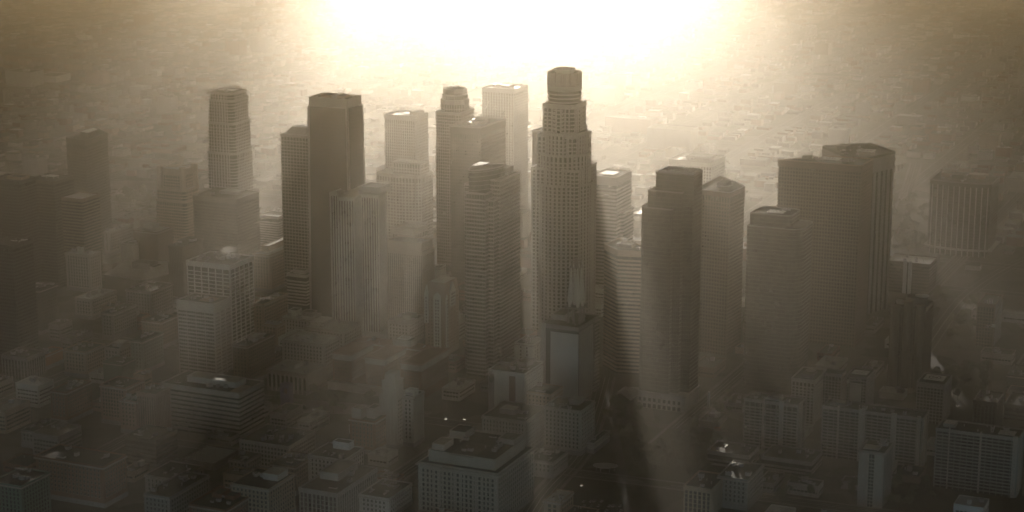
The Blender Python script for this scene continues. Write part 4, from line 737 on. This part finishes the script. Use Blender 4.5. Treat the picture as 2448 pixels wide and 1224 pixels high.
road(PQ([(-250, -318), (22, -318)]), 12); road(PQ([(-640, -40), (-330, -48)]), 13); road(PQ([(-430, -300), (-436, 230)]), 13)
road(PQ([(160, -245), (520, -228)]), 14); road(PQ([(212, -150), (212, 260)]), 14)
road(smooth(PX([(2205, 850), (2262, 765), (2315, 703), (2400, 645), (2500, 600)])), 26, walk=0)
road(smooth(PX([(2110, 742), (2180, 733), (2245, 716), (2330, 716)])), 11, walk=0)
road(smooth(PX([(255, 528), (350, 512), (430, 486), (520, 476), (640, 520), (680, 560)])), 16, walk=0)
road(smooth(PX([(2130, 560), (2155, 500), (2175, 440), (2190, 390)])), 14)
for p in range(-2655, 1700, 165):
    if abs(p) < 3000: road(PQ([(p, 480 if abs(p) < 450 else 250), (p, 3500)]), 15, walk=3, lanes=True)
for q in (560, 700, 850, 1010, 1190, 1380, 1600, 1850, 2150, 2500, 2900): road(PQ([(-2900, q), (2300, q)]), 14, walk=3, lanes=False)
RES = []         # reserved open ground: (centre px, radius)
def ground_patch(name, px, m, z=.02):
    P = PX(px)
    if sum(P[k][0] * P[k - 1][1] - P[k - 1][0] * P[k][1] for k in range(len(P))) > 0: P.reverse()
    b = MB(); b.prism(P, 0, z); b.build(name, M[m])['kind'] = 'structure'
    pq = [to_pq(*p) for p in P]; RES.append((min(a for a, _ in pq), max(a for a, _ in pq), min(c for _, c in pq), max(c for _, c in pq)))
ground_patch('park_square', [(650, 950), (830, 962), (1035, 985), (1020, 996), (640, 985)], 'pave', .012)
ground_patch('park_lawn', [(1475, 1015), (1720, 1035), (1700, 1150), (1560, 1165), (1500, 1130)], 'lawn', .03)
ground_patch('car_park', [(1375, 1178), (1500, 1186), (1490, 1230), (1350, 1222)], 'asphalt', .012)
ground_patch('hillside_lawn', [(2236, 890), (2350, 890), (2360, 950), (2290, 960), (2236, 935)], 'lawn', .03)
ground_patch('verge', [(2125, 470), (2215, 480), (2212, 590), (2125, 600)], 'lawn', .03)
ground_patch('car_park', [(262, 432), (372, 432), (372, 468), (262, 468)], 'pave', .012)
ground_patch('car_park', [(602, 478), (670, 478), (670, 512), (602, 512)], 'pave', .012)
ground_patch('interchange_verge', [(270, 474), (372, 476), (372, 500), (275, 508)], 'lawn', .03)
# ---------------------------------------------------------------- trees
def tree_mesh(seed, h, w):
    rnd = random.Random(seed); t = MB(); t.tube((0, 0, 0), (.2, .1, h * .5), .32, .18, 6)
    tips = []
    for k in range(6):
        a = k * 1.05 + rnd.random(); e = Vector((math.cos(a) * w * .3, math.sin(a) * w * .3, h * rnd.uniform(.55, .85))); t.tube((.15, .1, h * rnd.uniform(.3, .48)), tuple(e), .14, .05, 5); tips.append(e)
    c = MB(); hubs = [(Vector((rnd.gauss(0, w * .2), rnd.gauss(0, w * .2), h * rnd.uniform(.5, .92))), rnd.uniform(.14, .26) * w) for _ in range(13)] + [(e, .18 * w) for e in tips]
    for hub, r in hubs:
        for _ in range(46):
            d = Vector((rnd.gauss(0, 1), rnd.gauss(0, 1), rnd.gauss(0, .8))).normalized() * r * rnd.uniform(.55, 1.08); p = hub + d
            u = Vector((rnd.gauss(0, 1), rnd.gauss(0, 1), rnd.gauss(0, .6))).normalized(); v = u.cross(d.normalized()); s = rnd.uniform(.28, .62)
            if v.length < .1: continue
            v.normalize(); c.quad(tuple(p - u * s), tuple(p + v * s * .7), tuple(p + u * s), tuple(p - v * s * .7), rnd.randint(0, 1))
    return t.mesh('trunk', [M['bark']]), c.mesh('crown', [M['leaf'], M['leaf2']])
TREES = [tree_mesh(3, 10, 8), tree_mesh(4, 13, 9), tree_mesh(5, 8, 9.5), tree_mesh(6, 15, 8)]
rt = random.Random(77)
def tree(x, y, label, group, s=1.0, cat='tree'):
    t, c = rt.choice(TREES); r = empty('tree', (x, y, 0), rt.uniform(0, 6.3)); k = s * rt.uniform(.75, 1.3); r.scale = (k, k, k * rt.uniform(.85, 1.15)); tag(r, label, cat, group)
    for n, me in (('trunk', t), ('crown', c)): o = bpy.data.objects.new(n, me); COL.objects.link(o); o.parent = r
def grove(n, poly, label, group, s=1.0):
    P = PX(poly); xs = [p[0] for p in P]; ys = [p[1] for p in P]; k = 0; tries = 0
    while k < n and tries < n * 60:
        tries += 1; x, y = rt.uniform(min(xs), max(xs)), rt.uniform(min(ys), max(ys)); ins = False
        for i in range(len(P)):
            (ax, ay), (bx, by) = P[i - 1], P[i]
            if (ay > y) != (by > y) and x < (bx - ax) * (y - ay) / (by - ay) + ax: ins = not ins
        pq = to_pq(x, y)
        if ins and not any(a - 3 < pq[0] < b_ + 3 and c - 3 < pq[1] < d + 3 for a, b_, c, d in FOOT) and not any((pq[0] - a) ** 2 + (pq[1] - c) ** 2 < (r - 1) ** 2 for a, c, r in ROADS): tree(x, y, label, group, s); k += 1
grove(26, [(640, 948), (850, 962), (1035, 985), (1020, 997), (640, 990)], 'dark leafy tree in the square before the three-winged hotel', 'trees in the square')
grove(46, [(1475, 1012), (1720, 1033), (1705, 1155), (1560, 1172), (1495, 1135)], 'dark tree on the unlit grassy slope below the three-step glass tower', 'trees on the slope', 1.05)
grove(22, [(1440, 955), (1530, 985), (1530, 1010), (1440, 1010)], 'dark street tree at the foot of the polygonal-roofed tower', 'street trees by the hill road', .8)
grove(30, [(2236, 885), (2360, 885), (2360, 955), (2290, 962), (2236, 935)], 'near black tree on the hillside above the bright helipad flats', 'trees on the hillside', 1.1)
grove(30, [(2120, 470), (2216, 480), (2212, 600), (2120, 606)], 'hazy round tree beside the dark finned block', 'trees by the finned block', 1.3)
grove(22, [(270, 474), (372, 474), (372, 502), (275, 510)], 'hazy tree in the loop left of the turreted tower', 'trees in the road loop', 1.3)
grove(24, [(2236, 700), (2330, 690), (2330, 790), (2245, 830)], 'dim tree beside the curving freeway', 'trees by the freeway', 1.0)
grove(26, [(1860, 1160), (2050, 1130), (2240, 1150), (2240, 1224), (1860, 1224)], 'dark garden tree between the lower slabs of flats', 'garden trees by the flats', .9)
grove(14, [(1660, 940), (1780, 950), (1770, 1000), (1670, 1000)], 'dark small tree on the plaza by the pale pylon', 'plaza trees', .6)
# ---------------------------------------------------------------- cars
def car_mesh(name, paint):
    b = MB(); b.frustum(rect(-2.2, 2.2, -.9, .9), .35, rect(-2.15, 2.15, -.86, .86), .85); b.frustum(rect(-1.5, 1.1, -.82, .82), .85, rect(-1.0, .55, -.66, .66), 1.42, 1); b.frustum(rect(-.98, .53, -.64, .64), 1.421, rect(-.9, .45, -.6, .6), 1.47)
    for x in (-1.4, 1.4):
        for y in (-.9, .9): b.tube((x, y - .1, .33), (x, y + .1, .33), .33, n=10, mi=2)
    return b.mesh(name, [paint, M['mirror'], M['dark']])
PAINT = {'silver': mat('silver_car_paint', (.45, .45, .46), .22, .05, .5, .6, metal=.7), 'white': mat('white_car_paint', (.6, .6, .6), .25, .04, .5, .6), 'black': mat('black_car_paint', (.02, .02, .022), .2, .05, .5, .6), 'red': mat('red_car_paint', (.25, .03, .025), .25, .05, .5, .6)}
CARS = {k: car_mesh('car', v) for k, v in PAINT.items()}
rc = random.Random(5)
def car(x, y, rz, where, group, colour=None):
    k = colour or rc.choices(('silver', 'white', 'black', 'red'), (4, 3, 3, 1))[0]; o = bpy.data.objects.new('car', CARS[k]); COL.objects.link(o); o.location = (x, y, .02); o.rotation_euler = (0, 0, rz); tag(o, k + ' car ' + where, 'car', group + ', ' + k); return o
def car_park(px, where, group, n, dz=5.6):
    k = 0; p0, q0 = to_pq(*at(*px[0])); p1, q1 = to_pq(*at(*px[1])); q = min(q0, q1)
    P = [at(x, y) for x, y in px]; xs = sorted(p[0] for p in P); ys = sorted(p[1] for p in P); y = ys[0]
    while y < ys[-1]:
        x = xs[0]
        while x < xs[-1] and k < n:
            if rc.random() < .72: car(x, y, rc.choice((0, math.pi)) + math.pi / 2 - A + rc.gauss(0, .04), where, group); k += 1
            x += 3.1
        y += dz * 1.6
car_park([(264, 434), (370, 466)], 'in the glinting car park left of the turreted tower', 'cars in the far left lot', 80, 8)
car_park([(604, 480), (668, 510)], 'in the glinting car park between box tower and gridded tower', 'cars in the hazy lot', 60, 6)
car_park([(1385, 1182), (1485, 1222)], 'in the dark lot beside the bottom street', 'cars in the near lot', 22, 7)
for i in range(26):
    x, y = at(*rc.choice([(rc.uniform(300, 372), rc.uniform(500, 512)), (rc.uniform(270, 372), rc.uniform(512, 530))])); car(x, y, rc.uniform(-.3, .3), 'on the glinting road left of the turreted tower', 'cars on the left road')
for i in range(90):
    a, c, r = rc.choice(ROADS); x, y = from_pq(a + rc.choice((-1, 1)) * (r - 5.2), c); s = pix(x, y)
    if not (0 < s[0] < 2448 and 640 < s[1] < 1224): continue
    car(x, y, math.pi / 2 - A, 'parked along a street of the dim lower blocks', 'kerbside cars')
HEAD = bpy.data.materials.new('headlamp_glass'); HEAD.use_nodes = True; hb = HEAD.node_tree.nodes['Principled BSDF']; hb.inputs['Emission Color'].default_value = (1, .93, .75, 1); hb.inputs['Emission Strength'].default_value = 1.2
for (x, y), w in (((750, 979), 'on the street by the square'), ((1066, 1002), 'on the street left of the wall-painting block'), ((1110, 1003), 'on the street nearest the wall-painting block'), ((1390, 1161), 'on the street beside the near car park'), ((2288, 970), 'on the dark road right of the bright helipad flats')):
    X, Y = at(x, y); o = car(X, Y, -math.pi / 2, '', 'cars with lit headlamps', 'black'); o['label'] = 'dark car with lit headlamps ' + w
    m = MB(); m.prism(circle(2.2, .62, .15, 8), .55, .8); h1 = m.build('headlight', HEAD, o); m = MB(); m.prism(circle(2.2, -.62, .15, 8), .55, .8); m.build('headlight', HEAD, o)
# ---------------------------------------------------------------- street things
X, Y = at(687, 996); t = empty('bell_tower', (X, Y, 0), -A); tag(t, 'violet campanile with a round opening in the dark square', 'tower')
m = MB(); m.prism(rect(-5, 5, -4, 4), 0, 24, bottom=False); m.prism(rect(-5, -3, -4, 4), 24, 30); m.prism(rect(3, 5, -4, 4), 24, 30); m.prism(rect(-5, 5, -4, 4), 30, 34); m.build('shaft', M['purple'], t); m = MB(); m.prism(circle(0, 0, 2.2, 16), 24, 28); m.build('sphere', M['tile'], t)
X, Y = at(1447, 1126); t = empty('station_canopy', (X, Y, 0), -A * .3); tag(t, 'pale oval canopy over a dark plaza entrance', 'canopy')
m = MB(); m.frustum(circle(0, 0, 10.5, 32, ry=6.5), 4.6, circle(0, 0, 11.5, 32, ry=7.2), 5.4); m.build('roof', M['roofw'], t)
for a in range(6): m = MB(); m.tube((8 * math.cos(a * 1.05), 4.5 * math.sin(a * 1.05), 0), (8.6 * math.cos(a * 1.05), 5 * math.sin(a * 1.05), 4.6), .22); m.build('post', M['metal'], t)
X, Y = at(1694, 978); t = empty('pylon', (X, Y, 0), -A); tag(t, 'slim pale pylon on a stepped plinth in the plaza', 'pylon'); m = MB(); m.frustum(rect(-1.1, 1.1, -1.1, 1.1), 1.6, rect(-.9, .9, -.9, .9), 18); m.build('shaft', M['white'], t); m = MB(); m.prism(rect(-6, 6, -4, 4), 0, .8); m.prism(rect(-4, 4, -2.6, 2.6), .8, 1.6); m.build('plinth', M['stone'], t)
X, Y = at(1715, 1030); t = empty('funicular_car', (X, Y, 0), -A + .3); tag(t, 'small red hillside railway car and track at the slope top', 'railway car'); m = MB(); m.frustum(rect(-3, 3, -1.3, 1.3), .5, rect(-2.9, 2.9, -1.2, 1.2), 3.2); m.build('body', M['brick'], t); m = MB(); m.prism(rect(-3.2, 3.2, -1.5, 1.5), 3.2, 3.5); m.build('roof', M['orange'], t); m = MB(); m.box(-14, 10, -1.4, -1.0, .1, .4); m.box(-14, 10, 1.0, 1.4, .1, .4); m.build('rail', M['steel'], t)
def tower_crane(px, h, jib, luff, rz, label):
    X, Y = at(*px); t = empty('tower_crane', (X, Y, 0), rz); tag(t, label, 'crane')
    m = MB(); s = 1.0
    for x in (-s, s):
        for y in (-s, s): m.tube((x, y, 0), (x, y, h), .16, n=4)
    for k in range(int(h / 3)):
        z = 3 * k
        for p, q in (((-s, -s), (s, -s)), ((s, -s), (s, s)), ((s, s), (-s, s)), ((-s, s), (-s, -s))): m.tube((*p, z), (*q, z + 3), .09, n=3)
    m.build('mast', M['steel'], t)
    m = MB(); m.box(-1.6, 1.6, -1.3, 1.3, h, h + 2.6); m.build('cab', M['white'], t)
    m = MB(); e = Vector((jib * math.cos(luff), 0, h + 2 + jib * math.sin(luff)))
    for dy, dz in ((-.7, 0), (.7, 0), (0, 1.3)): m.tube((0, dy, h + 2 + dz), tuple(e + Vector((0, dy * .3, dz * .3))), .14, n=4)
    for k in range(int(jib / 2.5)):
        f0, f1 = k * 2.5 / jib, (k + 1) * 2.5 / jib; a = Vector((0, 0, h + 2)).lerp(e, f0); c = Vector((0, 0, h + 2)).lerp(e, f1)
        m.tube(tuple(a + Vector((0, -.6, 0))), tuple(c + Vector((0, 0, 1.1))), .07, n=3); m.tube(tuple(a + Vector((0, .6, 0))), tuple(c + Vector((0, 0, 1.1))), .07, n=3)
    m.build('jib', M['steel'], t)
    m = MB(); m.box(-9, -1.6, -.8, .8, h + 1.6, h + 2.4); m.tube((-2, 0, h + 2), (-3.5, 0, h + 11), .2, n=4); m.tube((-3.5, 0, h + 11), (-8.5, 0, h + 2.4), .1, n=3); m.tube((-3.5, 0, h + 11), tuple(e), .06, n=3); m.build('counter_jib', M['steel'], t)
    m = MB(); m.box(-9, -6.5, -1.1, 1.1, h + .2, h + 2.6); m.build('counterweight', M['grey'], t)
tower_crane((2364, 962), 78, 34, 1.2, .5, 'luffing tower crane rising before the dim tower at the right')
tower_crane((30, 468), 30, 26, 1.25, 2.6, 'hazy small tower crane at the far left above the dark towers')
# steam over the white gridded tower: a soft puff of cloud drops above its cooling towers
def steam():
    bm = bmesh.new(); bmesh.ops.create_icosphere(bm, subdivisions=3, radius=1.0); base = [v.co.copy() for v in bm.verts]; faces = [tuple(v.index for v in f.verts) for f in bm.faces]; bm.free()
    x0, y0 = from_pq(STEAM.c[0] + .14 * STEAM.w, STEAM.c[1] + .08 * STEAM.d); rs = random.Random(8); b = MB()
    for p in base:
        q = Vector((p.x * 10, p.y * 5, p.z * 4.4)) * (1 + .55 * noise.noise((p.x * 1.7, p.y * 1.7, p.z * 1.7 + 5)) + .2 * noise.noise((p.x * 4.3, p.y * 4.3 + 3, p.z * 4.3)))
        b.v.append((x0 + q.x, y0 + q.y, STEAM.h + 9.5 + q.z + .28 * max(0, q.x)))
    b.f = faces; b.m = [0] * len(faces)
    mt = bpy.data.materials.new('steam'); mt.use_nodes = True; n = mt.node_tree; n.nodes.clear(); o = n.nodes.new('ShaderNodeOutputMaterial'); v = n.nodes.new('ShaderNodeVolumePrincipled'); n.links.new(v.outputs[0], o.inputs['Volume'])
    v.inputs['Color'].default_value = (.98, .97, .95, 1); v.inputs['Density'].default_value = .012; v.inputs['Anisotropy'].default_value = .55
    tag(b.build('steam', mt, smooth=True), 'pale puff of steam over the white gridded tower roof', 'steam', kind='stuff')
steam()
# ---------------------------------------------------------------- the rest of the city
rb = random.Random(2024)
for hx, hy in ((750, 985), (1066, 1010), (1110, 1012), (1390, 1168), (2288, 976)): hp = to_pq(*at(hx, hy)); RES.append((hp[0] - 14, hp[0] + 14, hp[1] - 34, hp[1] + 8))
def free(p0, p1, q0, q1, g=5):
    if any(a - g < p1 and b_ + g > p0 and c - g < q1 and d + g > q0 for a, b_, c, d in FOOT): return False
    if any(a < p1 and b_ > p0 and c < q1 and d > q0 for a, b_, c, d in RES): return False
    return not any(p0 - r < a < p1 + r and q0 - r < c < q1 + r for a, c, r in ROADS)
KINDS = dict(white=('white', 'roofw'), pale=('pale', 'roofw'), tan=('tan', 'roof'), grey=('grey', 'roof'), brick=('brick', 'roofd'), cream=('stone', 'roof'), rose=('blush', 'roof'), brown=('brown', 'roofd'))
USED = {}
def auto_label(colour, shape, top, X, Y, z):
    x, y = pix(X, Y, z); best = min(LAND, key=lambda L: (L[1] - x) ** 2 + 2.2 * (L[2] - y) ** 2); dx, dy = best[1] - x, best[2] - y
    side = ('beyond' if dy > 25 else 'before') if abs(dy) * 1.3 > abs(dx) else ('left of' if dx > 0 else 'right of')
    base = (colour, shape, top, side, best[0]); n = USED.get(base, 0); USED[base] = n + 1
    o = ('', 'second ', 'third ', 'fourth ', 'fifth ', 'sixth ', 'seventh ', 'eighth ', 'ninth ', 'tenth ')[min(n, 9)]
    t = '%s%s %s%s, %s %s' % (o, colour, shape, top, side, best[0]); return t if len(t.split()) < 17 else '%s%s %s, %s %s' % (o, colour, shape, side, best[0])
def low_rise(p0, p1, q0, q1, h, detail):
    colour = rb.choices(list(KINDS), (3, 3, 4, 4, 3, 4, 2, 2))[0]; wm, rm = KINDS[colour]
    if rb.random() < .05: rm = 'metal'
    elif not detail and rb.random() < .8: rm = rb.choice(('roof', 'roofd', 'roofd'))
    cx, cy = from_pq((p0 + p1) / 2, (q0 + q1) / 2); w, d = p1 - p0, q1 - q0
    shape = 'long low building' if max(w, d) > 1.9 * min(w, d) else ('small block' if w * d < 650 else ('mid-rise block' if h > 22 else 'low block'))
    npent = rb.choice((0, 1, 1, 2)); top = ('', ' with a roof hut', ' with two roof huts')[npent]
    r = empty('low_rise', (cx, cy, 0), -A); tag(r, auto_label(colour, shape, top, cx, cy, h), 'building', 'low buildings filling the street grid')
    FOOT.append((p0, p1, q0, q1)); P = rect(-w / 2, w / 2, -d / 2, d / 2)
    m = MB(); m.prism(P, 0, h, bottom=False); m.build('wall', M[wm], r)
    m = MB(); m.ring(offset(P, .15), .5, h - .3, h + rb.uniform(.6, 1.4)); m.build('parapet', M[wm], r); m = MB(); m.prism(offset(P, -.4), h, h + .08); m.build('roof', M[rm], r)
    for k in range(npent):
        m = MB(); x, y = rb.uniform(-.3, .2) * w, rb.uniform(-.3, .2) * d; a, c = rb.uniform(3, .2 * w + 3), rb.uniform(3, .2 * d + 3); m.box(x, x + a, y, y + c, h + .08, h + rb.uniform(2.5, 4.5)); m.build('roof_hut', [M[rb.choice((wm, 'grey', 'pale'))]], r)
    if detail:
        for k in range(int((h - 3) / 3.9)):
            z = 3.6 + 3.9 * k
            m = MB(); m.box(-w / 2 + 1.2, w / 2 - 1.2, -d / 2 - .1, -d / 2 + .3, z, z + 1.7)
            for j in range(int(w / 3.4)): x = -w / 2 + 1.2 + 3.4 * j; m.box(x, x + .9, -d / 2 - .16, -d / 2 + .3, z - .1, z + 1.8, 1)
            m.build('window_band', [M['glass'], M[wm]], r); m = MB(); m.box(w / 2 - .3, w / 2 + .1, -d / 2 + 1.2, d / 2 - 1.2, z, z + 1.7)
            for j in range(int(d / 3.4)): y = -d / 2 + 1.2 + 3.4 * j; m.box(w / 2 - .3, w / 2 + .16, y, y + .9, z - .1, z + 1.8, 1)
            m.build('window_band', [M['glass'], M[wm]], r)
        for k in range(rb.randint(2, 5)):
            o = bpy.data.objects.new('air_handler', UNIT[rb.choice(('air_handler', 'vent'))]); COL.objects.link(o); o.parent = r; o.name = o.data.name; o.location = (rb.uniform(-.4, .4) * w, rb.uniform(-.4, .4) * d, h + .1)
def seen(p, q, z=8, mx=60):
    X, Y = from_pq(p, q)
    if Y < 1500 or Y > 6300: return None
    x, y = pix(X, Y, z); return (x, y) if -mx < x < 2448 + mx and -30 < y < 1290 else None
near = 0
for _ in range(30000):
    if near >= 150: break
    p, q = rb.uniform(-820, 620), rb.uniform(-440, 460); s = seen(p, q)
    if not s or s[1] < 640: continue
    w, d = rb.uniform(12, 36), rb.uniform(14, 42); h = rb.choice((6, 8, 9, 11, 14, 18, 22)) if s[0] < 1500 else rb.choice((6, 8, 10))
    if 1400 < s[0] < 1800 and 1000 < s[1]: continue
    if free(p - w / 2, p + w / 2, q - d / 2, q + d / 2, 2.5): low_rise(p - w / 2, p + w / 2, q - d / 2, q + d / 2, h, True); near += 1
far = 0
for _ in range(9000):
    if far >= 200: break
    q = 300 + 3000 * rb.random() ** 1.9; p = rb.uniform(-2200, 1300); s = seen(p, q)
    if not s or s[1] > 650: continue
    big = rb.random() < .25; w, d = (rb.uniform(45, 95), rb.uniform(30, 60)) if big else (rb.uniform(18, 42), rb.uniform(18, 42)); h = rb.choice((6, 8, 9, 12, 15, 24)) if rb.random() < .9 else rb.uniform(24, 34)
    if free(p - w / 2, p + w / 2, q - d / 2, q + d / 2, 4): low_rise(p - w / 2, p + w / 2, q - d / 2, q + d / 2, h, False); far += 1
b = MB(); mats = [M[k] for k in ('pale', 'stone', 'tan', 'grey', 'brick', 'stone', 'blush', 'roof', 'roofw', 'metal', 'roofd')]; n = 0
for q in range(150, 3700, 26):
    for p in range(-2900, 1900, 27):
        if rb.random() < .22: continue
        pp, qq = p + rb.uniform(-4, 4), q + rb.uniform(-4, 4); s = seen(pp, qq)
        if not s or s[1] > 640: continue
        w, d = rb.uniform(12, 22), rb.uniform(12, 22)
        if not free(pp - w / 2, pp + w / 2, qq - d / 2, qq + d / 2, 2): continue
        P = [from_pq(*v) for v in rect(pp - w / 2, pp + w / 2, qq - d / 2, qq + d / 2)]; h = rb.choice((4, 5, 6, 7, 9, 12)); b.prism(P, 0, h, rb.randint(0, 6), bottom=False, top=False); k = len(b.v); b.v += [(x, y, h) for x, y in P]; b.f.append((k, k + 1, k + 2, k + 3)); b.m.append(rb.choices((7, 8, 9, 10), (4, .35, .12, 8))[0]); n += 1
tag(b.build('low_rise_district', mats), 'sea of small houses and shops fading into the haze', 'district', kind='stuff')
c = MB(); n = 0                                                     # street and garden trees of the far districts
for _ in range(2600):
    q = 250 + 2900 * rb.random() ** 1.6; p = rb.uniform(-2600, 1500); s = seen(p, q)
    if not s or s[1] > 600 or not free(p - 3, p + 3, q - 3, q + 3, 0): continue
    X, Y = from_pq(p, q); R_ = rb.uniform(2.5, 5); hh = rb.uniform(3, 7)
    for _k in range(16):
        d = Vector((rb.gauss(0, 1), rb.gauss(0, 1), rb.gauss(0, .8))).normalized() * R_ * rb.uniform(.5, 1.05); u = Vector((rb.gauss(0, 1), rb.gauss(0, 1), rb.gauss(0, .6))).normalized(); v = u.cross(d.normalized()) * rb.uniform(.8, 1.6); u *= rb.uniform(.8, 1.6); o = Vector((X, Y, hh)) + d
        c.quad(tuple(o - u), tuple(o + v), tuple(o + u), tuple(o - v), _k % 2)
tag(c.build('tree_canopy', [M['leaf'], M['leaf2']]), 'scattered garden and street greenery of the hazy districts', 'trees', kind='stuff')
# ---------------------------------------------------------------- haze
b = MB(); b.box(-4050, 4050, -700, YFAR, -2, H0 + 25)
hm = bpy.data.materials.new('haze'); hm.use_nodes = True; n = hm.node_tree; n.nodes.clear()
o = n.nodes.new('ShaderNodeOutputMaterial'); v = n.nodes.new('ShaderNodeVolumePrincipled'); n.links.new(v.outputs[0], o.inputs['Volume'])
v.inputs['Color'].default_value = (*HAZE_COL, 1); v.inputs['Density'].default_value = HAZE_DENSITY; v.inputs['Anisotropy'].default_value = HAZE_G
tag(b.build('haze', hm), 'backlit warm haze filling the air over the whole city', 'haze', kind='stuff')
